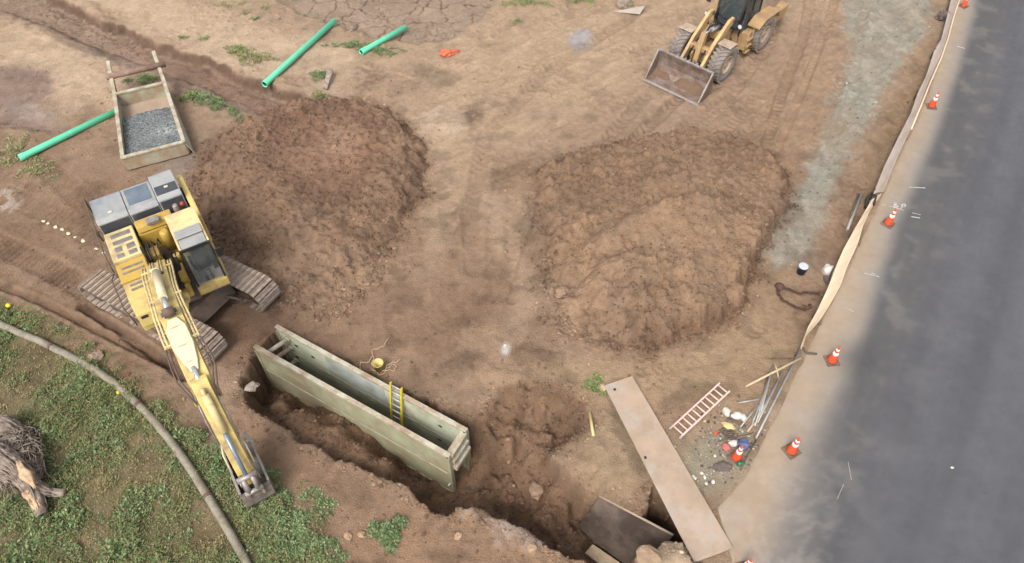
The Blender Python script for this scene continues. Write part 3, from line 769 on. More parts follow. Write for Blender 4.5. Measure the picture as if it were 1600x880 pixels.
# tyre polish along the lane, fine cracks and scuffs
sc = fbm(Sr * .6, Tr * 5, 3, 231); layR(0.06 * sstep(.15, .6, sc), (128, 128, 128))
crd = 1 - sstep(0.0, 0.02, np.abs(fbm(RX * .25, RY * .25, 4, 241)))
layR(0.15 * crd * sstep(.5, 2.5, dA), (78, 78, 82))
RC *= (1 + 0.06 * rnz + 0.05 * rnf)[..., None]
RZ = 0.004 + 0.006 * rnz * 0 + 0.0 * RX
RZ = np.full(RX.shape, 0.004) + 0.02 * sstep(0.6, 0, dA) * (rnz * 0.4 + 0.3) * sstep(14, 12, Tr - T0)
RZ[:, 0] = -0.06; RZ[:, -1] = -0.06
n0, n1 = RX.shape
ii = np.arange(n0 - 1)[:, None] * n1 + np.arange(n1 - 1)[None, :]
RF = np.stack([ii, ii + n1, ii + n1 + 1, ii + 1], -1).reshape(-1, 4)
road = np_obj('road', np.stack([RX, RY, RZ], -1).reshape(-1, 3), RF, M['asphalt'], col=RC.reshape(-1, 3))
tag(road, kind='structure')
def rz(px, py, dz=0.0):
    p = at(px, py, 0.01); return Vector((p.x, p.y, 0.012 + dz))
# ------------------------------------------------------------------ THE EXCAVATOR
exc = empty('excavator', (-11.05, 14.75, 0), R(-58))
tag(exc, 'yellow crawler excavator with grey engine hoods and long boom beside the trench', 'excavator')
# --- crawler undercarriage, turned against the upper body
UR = Matrix.Rotation(R(28.5), 4, 'Z')
GZ = 0.02
def crawler(yc, yhalf=0.44):
    xa, xb, r, zc0 = -2.62, 2.14, 0.44, 0.46 + GZ
    f = B()
    # side frame: a long beam, wheels at both ends, rollers under it
    prism(f, [(-2.3, .34), (-2.5, .55), (-2.3, .72), (1.8, .74), (2.05, .55), (1.8, .32)], yc - .24, yc + .24, bev=.02)
    box(f, -1.9, 1.9, yc - .30, yc + .30, .20, .36, bev=.02)
    for xx in (xa + .02, xb):
        lathe(f, [(.08, yc - .26), (.36, yc - .26), (.38, yc - .2), (.38, yc + .2), (.36, yc + .26), (.08, yc + .26)], 20, 'y', (xx, 0, zc0))
    for k in range(8):
        xx = -1.85 + k * .48
        lathe(f, [(.05, yc - .3), (.13, yc - .28), (.13, yc + .28), (.05, yc + .3)], 10, 'y', (xx, 0, .17))
    for xx in (-.9, .9): lathe(f, [(.05, yc - .2), (.09, yc - .2), (.09, yc + .2), (.05, yc + .2)], 8, 'y', (xx, 0, .79))
    # track chain rails
    rail = []
    for k in range(60):
        rail.append(0)
    bmesh.ops.transform(f, matrix=UR, verts=f.verts[:])
    tr = obj('crawler_track', f, M['frame'], exc)
    # one shoe mesh, shared
    s = B()
    box(s, -.086, .086, -yhalf, yhalf, -.018, .008)
    for gx in (-.072, .06): box(s, gx - .014, gx + .014, -yhalf, yhalf, .0, .065 if gx < 0 else .04)
    box(s, -.08, .08, -.18, -.10, -.09, -.02); box(s, -.08, .08, .10, .18, -.09, -.02)
    me = None
    L = xb - xa; per = 2 * L + 2 * PI * r; N = int(round(per / .216))
    for k in range(N):
        d = per * k / N
        if d < L: x, z, a = xa + d, zc0 + r, 0.0; z -= .05 * math.sin(PI * d / L)
        elif d < L + PI * r:
            t = (d - L) / r; x, z, a = xb + math.sin(t) * r, zc0 + math.cos(t) * r, t
        elif d < 2 * L + PI * r: x, z, a = xb - (d - L - PI * r), zc0 - r, PI
        else:
            t = (d - 2 * L - PI * r) / r; x, z, a = xa - math.sin(t) * r, zc0 - math.cos(t) * r, PI + t
        if me is None:
            o = obj('track_shoe', s, M['track'], tr); me = o.data
        else:
            o = bpy.data.objects.new('track_shoe', me); COL.objects.link(o); o.parent = tr
        o.matrix_local = UR @ Matrix.Translation((x, yc, z)) @ Matrix.Rotation(a, 4, 'Y')
crawler(-.90); crawler(1.58)
c = B()
prism(c, [(-1.5, .5), (-1.2, .95), (1.2, .95), (1.5, .5)], -.5, 1.2, bev=.03)
box(c, -.95, -.55, -.75, 1.45, .42, .72, bev=.03); box(c, .55, .95, -.75, 1.45, .42, .72, bev=.03)
tube(c, [(1.15, 0.75, .62), (1.75, 0.95, .6), (1.95, 1.02, .5)], .05)
lathe(c, [(.75, .9), (.78, .95), (.78, 1.14), (.7, 1.18)], 28, 'z', (0, .33, 0))
bmesh.ops.transform(c, matrix=UR, verts=c.verts[:])
obj('car_body', c, M['frame'], exc)
# --- revolving frame
d = B()
prism(d, [(-3.2, 1.18), (-3.2, 1.42), (1.45, 1.42), (1.45, 1.22), (.6, 1.16)], -1.1, -.2, bev=.02)
box(d, -3.2, .95, -.21, 1.7, 1.19, 1.41, bev=.02)
box(d, -3.0, .8, 1.70, 1.76, 1.22, 1.45)
obj('revolving_frame', d, M['yellow'], exc)
# counterweight, rounded tail
cw = B()
pts = [(-2.55, -1.16), (-3.0, -1.14), (-3.38, -.9), (-3.5, -.3), (-3.52, .3), (-3.5, .95), (-3.38, 1.45), (-3.05, 1.74), (-2.5, 1.76)]
t = [cw.verts.new((x, y, 2.25)) for x, y in pts]; b_ = [cw.verts.new((x, y, 1.2)) for x, y in pts]
cw.faces.new(t); cw.faces.new(b_[::-1])
for i in range(len(pts)): cw.faces.new((t[i], b_[i], b_[(i + 1) % len(pts)], t[(i + 1) % len(pts)]))
bmesh.ops.bevel(cw, geom=cw.edges[:], offset=.04, segments=2, affect='EDGES')
obj('counterweight', cw, M['hood_dark'], exc)
# engine hoods: three bays
def hoodbay(x0, x1, y0, y1, z0, z1, m, slope=.12, grille=False):
    h = B(); prism(h, [(x0, z0), (x0, z1 - .05), (x0 + .06, z1), (x1 - slope, z1), (x1, z1 - .12), (x1, z0)], y0, y1, bev=.025)
    o = obj('engine_hood', h, m, exc)
    return o
h1 = hoodbay(-3.32, -2.1, -1.12, -.16, 1.45, 2.86, M['hood'])
h2 = hoodbay(-3.32, -2.06, -.14, .78, 1.45, 2.86, M['hood'])
h3 = hoodbay(-3.25, -1.95, .80, 1.56, 1.45, 3.05, M['hood'])
g = B(); box(g, -3.18, -2.36, -.05, .68, 2.855, 2.875, bev=.006); obj('grille', g, M['mesh'], h2)
g = B(); box(g, -2.104, -2.094, -1.08, -.2, 1.75, 2.70); obj('front_panel', g, M['hood_dark'], h1)
g = B(); box(g, -2.064, -2.054, -.1, .74, 1.75, 2.70); obj('front_panel', g, M['hood_dark'], h2)
g = B(); box(g, -1.954, -1.944, .84, 1.52, 1.7, 2.88); obj('front_panel', g, M['hood_dark'], h3)
g = B(); box(g, -2.55, -2.10, .84, 1.52, 3.052, 3.06); obj('top_panel', g, M['hood_dark'], h3)
for o, yy, zz in ((h1, -.64, 2.862), (h3, 1.2, 3.066)):
    g = B(); box(g, -2.42, -2.34, yy - .06, yy + .06, zz, zz + .03, bev=.006); obj('latch', g, M['white'], o)
# hand rails round the hood
r_ = B()
tube(r_, [(-3.3, -1.2, 2.3), (-3.3, -1.2, 2.98), (-2.3, -1.2, 2.98), (-2.0, -1.22, 2.7), (-2.0, -1.22, 2.2)], .022, 6)
tube(r_, [(-2.0, -1.2, 2.2), (-1.7, -1.22, 2.85), (-.6, -1.22, 2.7), (-.4, -1.22, 2.2)], .022, 6)
tube(r_, [(-.4, -1.24, 2.15), (.2, -1.3, 2.5), (1.3, -1.28, 2.3), (1.45, -1.2, 1.6)], .022, 6)
obj('hand_rail', r_, M['frame'], exc)
# left catwalk fairing (bright strip on the cab side)
s = B(); prism(s, [(-3.55, 1.6), (-3.5, 2.5), (-3.0, 2.75), (-1.9, 2.72), (-1.1, 2.55), (-1.0, 1.4), (-3.3, 1.4)], 1.62, 1.80, bev=.04)
obj('side_fairing', s, M['yellow'], exc)
# right hand side machinery boxes with vents
def vents(parent, lst, z, m=M['hood']):
    for x0, x1, y0, y1 in lst:
        v = B(); box(v, x0, x1, y0, y1, z, z + .012)
        for k in range(1, 4):
            xx = x0 + (x1 - x0) * k / 4
            box(v, xx - .008, xx + .008, y0, y1, z + .012, z + .028)
        obj('vent', v, m, parent)
b1 = B(); box(b1, -2.02, -.62, -1.12, -.24, 1.42, 2.40, bev=.035); o1 = obj('side_box', b1, M['cream'], exc)
vents(o1, [(-1.86, -1.66, -.95, -.36), (-1.52, -1.34, -.95, -.36), (-1.22, -.98, -.95, -.75), (-1.22, -.98, -.6, -.36), (-.9, -.7, -.95, -.75), (-.9, -.7, -.6, -.36)], 2.402, M['steel'])
b2 = B(); box(b2, -.60, .28, -1.12, -.24, 1.42, 2.30, bev=.04); o2 = obj('side_box', b2, M['deep_yellow'], exc)
vents(o2, [(-.34, -.26, -.98, -.36), (-.12, -.04, -.98, -.36)], 2.302, M['steel'])
b3 = B(); prism(b3, [(.30, 1.42), (.30, 2.26), (1.15, 2.22), (1.42, 1.9), (1.5, 1.42)], -1.10, -.26, bev=.04); o3 = obj('side_box', b3, M['yellow'], exc)
vents(o3, [(.42, .50, -.92, -.38), (.62, .70, -.92, -.38)], 2.262, M['steel'])
lt = B(); box(lt, 1.38, 1.46, -1.0, -.8, 1.75, 1.85, bev=.01); obj('work_lamp', lt, M['black'], o3)
# machinery between hood and boom: pumps, valve block, hoses
v = B()
box(v, -2.0, -1.55, -.18, .72, 1.45, 2.25, bev=.04)
box(v, -1.2, -.75, -.1, .2, 1.45, 1.95, bev=.04)
lathe(v, [(.16, 1.4), (.16, 2.2), (.1, 2.28)], 14, 'z', (-1.35, .55, 0))
prism(v, [(-1.95, 2.3), (-1.95, 2.55), (-1.62, 2.5), (-1.55, 2.3)], -.15, 1.0, bev=.04)
obj('valve_block', v, M['deep_yellow'], exc)
v = B()
lathe(v, [(.09, 2.2), (.09, 2.75), (.06, 2.8)], 12, 'z', (-1.72, 1.2, 0))
box(v, -1.75, -1.5, .2, .6, 2.52, 2.66, bev=.03)
obj('muffler', v, M['steel'], exc)
v = B()
for k in (0, 2, 3, 5, 7):
    y0 = -.22 + k * .065
    tube(v, [(-1.3 - .05 * (k % 3), y0 * 1.3, 1.8), (-.95, y0 * 1.2 + .04 * math.sin(k), 2.35 + .05 * (k % 2)), (-.45, y0, 2.55), (-.1, y0 * .9, 2.4)], .022, 6)
for k in range(6):
    tube(v, [(-1.1, .2 + .07 * k, 1.5), (-.6, .34 + .05 * k, 1.9 + .05 * (k % 3)), (.1, .4 + .03 * k, 1.8), (.8, .38, 1.55)], .024, 6)
tube(v, [(-1.5, .9, 2.2), (-1.2, 1.1, 2.5), (-1.0, .9, 2.3)], .03, 6)
obj('hydraulic_hose', v, M['black'], exc)
fl = B(); box(fl, -1.5, 1.25, -.22, .76, 1.42, 1.47); obj('deck_plate', fl, M['frame'], exc)
v = B(); box(v, -.2, .55, .42, .66, 1.47, 1.8, bev=.05); box(v, .6, 1.1, .44, .62, 1.47, 1.65, bev=.04); lathe(v, [(.1, 1.47), (.1, 1.95)], 12, 'z', (-.45, .6, 0)); obj('swing_motor', v, M['deep_yellow'], exc)
v = B(); lathe(v, [(.05, 0), (.07, .06), (.05, .12)], 10, 'z', (-1.62, 1.42, 2.75)); obj('filler_cap', v, M['redlight'], exc)
# --- cab
CX0, CX1, CY0, CY1, CZ0, CZ1 = -1.0, .78, .78, 1.69, 1.42, 3.12
k = B()
box(k, CX0, CX0 + .62, CY0, CY1, CZ0, 2.3, bev=.03)                      # rear lower body
prism(k, [(CX0, 2.3), (CX0, CZ1 - .03), (CX0 + .05, CZ1), (-.08, CZ1), (-.02, CZ1 - .05), (-.02, CZ1 - .12), (CX0 + .62, CZ1 - .14), (CX0 + .62, 2.3)], CY0, CY1, bev=.012)
box(k, -.05, .74, CY0, CY0 + .06, CZ1 - .12, CZ1 - .02, bev=.01)
box(k, -.05, .74, CY1 - .06, CY1, CZ1 - .12, CZ1 - .02, bev=.01)
cab = obj('cab', k, M['cream'], exc)
k = B(); box(k, .74, .80, CY0, CY1, CZ1 - .12, CZ1 - .02, bev=.01)
for yy in (CY0, CY1 - .06): prism(k, [(.70, CZ1 - .1), (.78, CZ1 - .1), (.99, 1.5), (.92, 1.5)], yy, yy + .06)
obj('front_pillar', k, M['black'], cab)
k = B(); box(k, CX0 + .02, .98, CY0, CY1, 1.36, 1.46, bev=.01)
prism(k, [(.84, 1.36), (.86, 1.62), (1.02, 1.62), (1.08, 1.36)], CY0 - .02, CY1 + .02, bev=.02)
prism(k, [(-.38, 1.45), (-.38, 2.05), (.86, 1.62), (.9, 1.45)], CY1 - .05, CY1, bev=.01)
box(k, -.38, -.32, CY1 - .055, CY1, 1.45, CZ1 - .12); box(k, .1, .15, CY1 - .05, CY1, 1.45, CZ1 - .12)
prism(k, [(.66, 1.45), (.66, CZ1 - .12), (.72, CZ1 - .1), (.95, 1.5)], CY1 - .045, CY1 + .012)
obj('cab_frame', k, M['yellow'], cab)
k = B(); box(k, -.30, .72, CY0 + .08, CY1 - .08, CZ1 - .07, CZ1 - .045); obj('roof_panel', k, M['hood'], cab)
k = B(); box(k, -.1, .3, CY0 + .06, CY1 - .06, CZ1 + .004, CZ1 + .03, bev=.01)
for xx in (0, .1, .2): box(k, xx - .012, xx + .012, CY0 + .1, CY1 - .1, CZ1 + .03, CZ1 + .045)
obj('roof_hatch', k, M['hood'], cab)
k = B(); quad(k, (.76, CY0 + .06, CZ1 - .12), (.76, CY1 - .06, CZ1 - .12), (.94, CY1 - .06, 1.64), (.94, CY0 + .06, 1.64), .008, (1, 0, .1)); obj('windscreen', k, M['glass'], cab)
k = B(); box(k, -.35, .68, CY1 - .03, CY1 - .022, 2.05, CZ1 - .12); obj('side_window', k, M['glass_dark'], cab)
k = B(); box(k, -.35, .70, CY0 + .02, CY0 + .028, 1.75, CZ1 - .12); obj('side_window', k, M['glass_dark'], cab)
k = B(); box(k, -.36, .90, CY0 + .03, CY1 - .06, 1.46, 1.49); obj('floor', k, M['floor_mat'], cab)
k = B(); box(k, -.25, .25, 1.0, 1.46, 1.75, 1.92, bev=.05); prism(k, [(-.3, 1.85), (-.42, 2.5), (-.3, 2.55), (-.16, 1.9)], 1.0, 1.46, bev=.05)
box(k, -.4, -.3, 1.12, 1.34, 2.52, 2.74, bev=.04); box(k, -.2, .15, 1.08, 1.38, 1.46, 1.75)
obj('seat', k, M['seat'], cab)
k = B()
for yy in (.93, 1.53): box(k, -.1, .34, yy - .05, yy + .05, 1.46, 2.02, bev=.02); tube(k, [(.28, yy, 2.0), (.34, yy, 2.2)], .02, 6)
for yy in (1.16, 1.32): box(k, .55, .75, yy - .05, yy + .05, 1.5, 1.54, bev=.01); tube(k, [(.6, yy, 1.52), (.5, yy, 1.8)], .014, 6)
tube(k, [(.55, 1.2, 1.8), (.55, 1.3, 1.8)], .02, 6)
obj('controls', k, M['black'], cab)
k = B(); tube(k, [(.5, CY0 + .1, 1.5), (.75, CY0 + .12, 2.3)], .02, 6); box(k, .55, .62, CY0 + .08, CY0 + .2, 1.5, 1.95, bev=.01); obj('monitor', k, M['steel'], cab)
k = B(); tube(k, [(.7, CY1, 2.6), (.9, CY1 + .12, 2.65)], .014, 6); box(k, .88, .93, CY1 + .02, CY1 + .2, 2.45, 2.8, bev=.015); obj('mirror', k, M['black'], cab)
# --- boom
def beam(prof, y0, y1, m, name, parent, bev=.02):
    b = B(); prism(b, prof, y0, y1, bev=bev); return obj(name, b, m, parent)
boom = beam([(-.05, 1.9), (-.15, 2.15), (.3, 2.62), (1.4, 3.18), (2.8, 3.76), (3.7, 3.98), (4.6, 3.86), (5.5, 3.52), (6.25, 3.20), (6.3, 2.98), (5.4, 3.02), (4.4, 3.18), (3.5, 3.2), (2.4, 2.86), (1.2, 2.36), (.3, 1.85)], -.28, .28, M['yellow'], 'boom', exc)
def on_boom(x, dz=0.0):
    T = [(-.15, 2.15), (.3, 2.62), (1.4, 3.18), (2.8, 3.76), (3.7, 3.98), (4.6, 3.86), (5.5, 3.52), (6.25, 3.2)]
    return float(np.interp(x, [p[0] for p in T], [p[1] for p in T])) + dz
# side weld plates and pins
k = B()
for s_ in (-1, 1):
    lathe(k, [(.16, -.03), (.16, .03)], 18, 'y', (0, s_ * .32, 2.05)); lathe(k, [(.14, -.03), (.14, .03)], 16, 'y', (3.3, s_ * .31, 3.4)); lathe(k, [(.15, -.03), (.15, .03)], 16, 'y', (6.15, s_ * .31, 3.08))
obj('pin_boss', k, M['deep_yellow'], boom)
# hoses and pipes along both sides
k = B()
for s_, off in ((-1, .33), (-1, .41), (1, .33), (1, .41)):
    tube(k, [(x, s_ * (off + .02 * math.sin(x * 1.7)), on_boom(x, -.06 - .015 * math.sin(x * 2))) for x in np.linspace(.1, 4.75, 14)], .028, 8)
obj('hydraulic_pipe', k, M['cream'], boom)
k = B()
for s_, off in ((-1, .15), (-1, .08), (1, .15), (1, .08)):
    tube(k, [(x, s_ * off, on_boom(x, .04)) for x in np.linspace(-.05, 1.5, 6)], .02, 6)
obj('top_pipe', k, M['cream'], boom)
k = B()
for x in (.9, 3.0, 4.7):
    box(k, x - .03, x + .03, -.45, -.28, on_boom(x, -.14), on_boom(x, -.02)); box(k, x - .03, x + .03, .28, .45, on_boom(x, -.14), on_boom(x, -.02))
obj('pipe_clamp', k, M['cream'], boom)
k = B()
for s_ in (-1, 1):
    for off in (.36, .44):
        tube(k, [(4.75, s_ * off, on_boom(4.75, -.06)), (5.2, s_ * (off + .07), 3.45), (5.7, s_ * (off + .05), 3.5), (6.1, s_ * (off - .06), 3.42), (6.4, s_ * .27, 3.25)], .022, 6)
obj('hose_loop', k, M['frame'], boom)
k = B()
for xx, yy in ((1.0, -.12), (1.0, .1), (1.28, -.14), (1.28, .05), (1.5, -.06), (1.5, .14)):
    lathe(k, [(.045, 0), (.045, .05)], 8, 'z', (xx, yy, on_boom(xx, .0)))
obj('fitting', k, M['frame'], boom)
# arm cylinder lying on the first boom half
k = B(); tube(k, [(1.65, 0, on_boom(1.65, .20)), (3.35, 0, on_boom(3.35, .20))], .115, 16); lathe(k, [(.1, -.12), (.1, .12)], 12, 'y', (1.5, 0, on_boom(1.5, .18))); obj('arm_cylinder', k, M['white'], boom)
k = B(); tube(k, [(3.35, 0, on_boom(3.35, .20)), (3.82, 0, on_boom(3.7, .2))], .065, 12); obj('cylinder_rod', k, M['chrome'], boom)
k = B(); lathe(k, [(.13, -.14), (.13, .14)], 16, 'y', (3.92, 0, on_boom(3.8, .16))); lathe(k, [(.06, -.2), (.06, .2)], 12, 'y', (3.92, 0, on_boom(3.8, .16))); obj('cylinder_lug', k, M['frame'], boom)
k = B()
pr_ = [(4.05, .12), (4.35, .25), (4.9, .26), (5.35, .18), (5.6, .10)]
up_ = [[k.verts.new((x, s_ * w, on_boom(x, .035 + (.05 if e == 0 else .0)))) for x, w in pr_ for s_ in (1, -1)] for e in (0, 1)]
for a_i in range(4):
    a = a_i * 2
    k.faces.new((up_[0][a], up_[0][a + 1], up_[0][a + 3], up_[0][a + 2])); k.faces.new((up_[1][a], up_[1][a + 2], up_[1][a + 3], up_[1][a + 1]))
    for s_ in (0, 1): k.faces.new((up_[0][a + s_], up_[0][a + 2 + s_], up_[1][a + 2 + s_], up_[1][a + s_]))
k.faces.new((up_[0][0], up_[1][0], up_[1][1], up_[0][1])); k.faces.new((up_[0][8], up_[0][9], up_[1][9], up_[1][8]))
bmesh.ops.bevel(k, geom=k.edges[:], offset=.012, segments=2, affect='EDGES')
obj('boom_top_plate', k, M['white'], boom)
k = B(); tube(k, [(5.5, 0, on_boom(5.55, .08)), (6.0, 0, 3.52)], .06, 12); lathe(k, [(.1, -.1), (.1, .1)], 14, 'y', (6.02, 0, 3.5)); obj('cylinder_rod', k, M['chrome'], boom)
# boom lift cylinders under both sides
for s_ in (-1, 1):
    k = B(); tube(k, [(.95, s_ * .38, 1.62), (2.2, s_ * .38, 2.55)], .12, 14); tube(k, [(2.2, s_ * .38, 2.55), (3.3, s_ * .38, 3.35)], .06, 10)
    obj('lift_cylinder', k, M['yellow'], exc)
# --- arm
arm = beam([(5.82, 3.55), (6.02, 3.62), (6.3, 3.52), (6.9, 2.72), (7.55, 1.62), (7.85, 1.02), (7.72, .84), (7.58, .9), (7.15, 1.5), (6.55, 2.35), (6.1, 2.92)], -.21, .21, M['yellow'], 'arm', exc)
k = B()
for s_ in (-1, 1):
    for (xx, zz) in ((6.15, 3.1), (7.68, 1.0)):
        lathe(k, [(.12, -.03), (.12, .03)], 14, 'y', (xx, s_ * .24, zz))
    tube(k, [(6.25, s_ * .25, 3.35), (6.7, s_ * .27, 2.85), (7.1, s_ * .26, 2.2)], .02, 6)
obj('pin_boss', k, M['steel'], arm)
k = B()
for xx, zz in ((6.45, 3.35), (6.66, 3.07), (6.85, 2.82)): box(k, xx - .03, xx + .03, -.05, .05, zz, zz + .03)
obj('bracket', k, M['frame'], arm)
k = B(); tube(k, [(6.42, 0, 3.52), (7.06, 0, 2.60)], .10, 16); tube(k, [(6.3, -.0, 3.64), (6.44, 0, 3.50)], .06, 10); obj('bucket_cylinder', k, M['cream'], arm)
k = B(); tube(k, [(7.06, 0, 2.60), (7.88, 0, 1.50)], .055, 12); obj('cylinder_rod', k, mat('blue_grey_rod', C(150, 166, 190), .3, .4), arm)
k = B()
for s_ in (-1, 1):
    quad(k, (7.82, s_ * .2, 1.55), (7.95, s_ * .2, 1.50), (7.62, s_ * .2, 1.08), (7.5, s_ * .2, 1.18), .05, (0, s_, 0))
    tube(k, [(7.9, s_ * .12, 1.5), (8.08, s_ * .12, 1.05)], .07, 10)
lathe(k, [(.08, -.26), (.08, .26)], 12, 'y', (7.88, 0, 1.5)); lathe(k, [(.07, -.24), (.07, .24)], 12, 'y', (8.08, 0, 1.05))
obj('linkage', k, M['steel'], arm)
k = B()
for s_ in (-1, 1): tube(k, [(6.95, s_ * .24, 1.95), (7.2, s_ * .30, 1.85), (7.5, s_ * .3, 1.4)], .022, 6)
obj('hose', k, M['white'], arm)
# --- bucket, curled under the arm
def shell(prof, y0, y1, th, m, name, parent):
    b = B(); n = len(prof); P = [Vector((p[0], 0, p[1])) for p in prof]; Q = []
    for i in range(n):
        tg = (P[min(i + 1, n - 1)] - P[max(i - 1, 0)]).normalized(); Q.append(P[i] + Vector((tg.z, 0, -tg.x)) * th)
    rows = []
    for y in (y0, y1):
        rows.append(([b.verts.new((p.x, y, p.z)) for p in P], [b.verts.new((q.x, y, q.z)) for q in Q]))
    for i in range(n - 1):
        for a in (0, 1): b.faces.new((rows[0][a][i], rows[0][a][i + 1], rows[1][a][i + 1], rows[1][a][i]))
        for s2 in (0, 1): b.faces.new((rows[s2][0][i], rows[s2][0][i + 1], rows[s2][1][i + 1], rows[s2][1][i]))
    for i in (0, n - 1): b.faces.new((rows[0][0][i], rows[1][0][i], rows[1][1][i], rows[0][1][i]))
    return obj(name, b, m, parent)
bprof = [(7.95, .92), (8.06, .72), (8.10, .45), (8.0, .2), (7.7, .06), (7.3, .16), (6.85, .55), (6.6, 1.02)]
M['xbucket'] = mat('grey_worn_bucket', C(140, 132, 126), .6, .15, dirt=C(112, 94, 82), dirt_amt=.6, nscale=5, var=.25)
bk = shell(bprof, -.34, .38, .045, M['xbucket'], 'bucket', exc)
for y0, y1 in ((-.38, -.34), (.38, .42)):
    b = B(); prism(b, bprof, y0, y1); obj('side_plate', b, M['xbucket'], bk)
k = B(); prism(k, [(7.95, .92), (6.6, 1.02), (6.6, 1.08), (7.95, .99)], .375, .435); prism(k, [(7.95, .92), (6.6, 1.02), (6.6, 1.08), (7.95, .99)], -.395, -.335); obj('side_edge', k, M['steel'], bk)
for kk in range(5):
    y0 = -.37 + kk * .17
    t = B(); prism(t, [(6.66, .95), (6.60, 1.06), (6.46, 1.32), (6.44, 1.30), (6.52, 1.0)], y0 - .0, y0 + .09); obj('tooth', t, M['steel'], bk)
k = B()
for yy in (-.22, .16): prism(k, [(7.55, .78), (7.62, 1.12), (7.95, 1.18), (8.15, .8), (8.0, .9)], yy, yy + .06)
obj('ear', k, M['bucket'], bk)

# ------------------------------------------------------------------ THE WHEEL LOADER
ldr = empty('wheel_loader', (9.91, 30.1, 0), R(-132))
tag(ldr, 'dusty yellow wheel loader with its empty bucket lowered on the haul track', 'wheel loader')
def wheel(x, y, side):
    b = B(); r = .80; w = .30
    lathe(b, [(.41, -.05), (.42, -w * .8), (.62, -w), (.74, -w * .96), (.785, -w * .8), (.79, 0), (.785, w * .8), (.74, w * .96), (.62, w), (.42, w * .8), (.41, .05)], 36, 'y', (x, y, r))
    o = obj('tyre', b, M['tyre'], ldr)
    t = B()
    for k in range(26):
        a = 2 * PI * k / 26
        for s_ in (-1, 1):
            m = Matrix.Translation((x, y, r)) @ Matrix.Rotation(-a - (0 if s_ < 0 else PI / 26), 4, 'Y') @ Matrix.Translation((0, s_ * .15, .795)) @ Matrix.Rotation(R(28) * s_, 4, 'Z')
            box(t, -.045, .045, -.17, .17, -.03, .035, mtx=m)
    tr = obj('tread', t, M['tyre'], o); tr['kind'] = 'stuff'
    rr = B()
    s = side
    lathe(rr, [(.40, s * .02), (.43, s * .24), (.40, s * .27), (.36, s * .24), (.32, s * .12), (.20, s * .10), (.17, s * .2), (.06, s * .22)] if s > 0 else [(.06, s * .22), (.17, s * .2), (.20, s * .10), (.32, s * .12), (.36, s * .24), (.40, s * .27), (.43, s * .24), (.40, s * .02)], 24, 'y', (x, y, r))
    rim = obj('rim', rr, M['tyre'] if False else mat_rim, o)
mat_rim = mat('dusty_rim', C(196, 174, 152), 0.7, dirt=C(160, 136, 115), dirt_amt=0.5, nscale=5, var=0.15)
for x in (1.95, -1.40):
    wheel(x, 1.02, 1); wheel(x, -1.02, -1)
k = B(); box(k, 1.75, 2.15, -.8, .8, .6, .95, bev=.05); box(k, -1.6, -1.2, -.8, .8, .6, .95, bev=.05); obj('axle', k, M['loader_yellow'], ldr)
# front frame
k = B()
prism(k, [(.35, .55), (.35, 1.35), (.9, 1.75), (1.3, 1.85), (2.0, 1.35), (2.45, .95), (2.4, .6)], -.36, -.28, bev=.01)
prism(k, [(.35, .55), (.35, 1.35), (.9, 1.75), (1.3, 1.85), (2.0, 1.35), (2.45, .95), (2.4, .6)], .28, .36, bev=.01)
box(k, .4, 2.2, -.28, .28, .55, .95, bev=.02); box(k, .9, 1.15, -.28, .28, 1.2, 1.55, bev=.02)
obj('front_frame', k, M['loader_yellow'], ldr)
# articulation and rear frame
k = B(); box(k, -.1, .4, -.3, .3, .6, .8, bev=.02); box(k, -.1, .4, -.3, .3, 1.15, 1.35, bev=.02); lathe(k, [(.09, .6), (.09, 1.36)], 12, 'z', (.2, 0, 0)); obj('articulation_joint', k, M['frame'], ldr)
k = B(); prism(k, [(-2.6, .7), (-2.6, 1.3), (-.1, 1.3), (-.1, .6), (-1.9, .6)], -.55, .55, bev=.03)
for s_ in (-1, 1): box(k, -.75, -.05, s_ * .82 - .22, s_ * .82 + .22, .45, 1.32, bev=.03)
obj('rear_frame', k, M['loader_yellow'], ldr)
# ladder steps to the cab on each side
for s_ in (-1, 1):
    k = B()
    for xx in (-.42, .0): tube(k, [(xx, s_ * 1.08, .35), (xx, s_ * 1.08, 1.45)], .022, 6)
    for zz in (.4, .72, 1.04): box(k, -.42, 0, s_ * 1.08 - .08, s_ * 1.08 + .08, zz, zz + .03)
    obj('access_step', k, M['loader_yellow'], ldr)
# fenders
def fender(x, s_, z0, name):
    k = B(); pr = []
    n = 7
    for i in range(n):
        a = R(35) + R(110) * i / (n - 1); pr.append((x + math.cos(a) * .93, .80 + math.sin(a) * .93))
    b = B(); pin = [(x + (p[0] - x) * .96, .8 + (p[1] - .8) * .96) for p in pr]
    prism(b, pr + pin[::-1], min(s_ * .72, s_ * 1.34), max(s_ * .72, s_ * 1.34))
    obj(name, b, M['loader_yellow'], ldr)
for s_ in (-1, 1):
    b = B(); pr = [(1.35, 1.50), (1.55, 1.70), (2.1, 1.72), (2.12, 1.68), (1.58, 1.65), (1.40, 1.47)]
    prism(b, pr, min(s_ * .66, s_ * 1.32), max(s_ * .66, s_ * 1.32)); obj('front_fender', b, mat_rim, ldr)
    b = B(); pr = [(-2.35, 1.35), (-2.2, 1.72), (-.95, 1.78), (-.4, 1.55), (-.4, 1.50), (-.98, 1.72), (-2.15, 1.66), (-2.3, 1.35)]
    prism(b, pr, min(s_ * .60, s_ * 1.34), max(s_ * .60, s_ * 1.34)); obj('rear_fender', b, M['loader_yellow'], ldr)
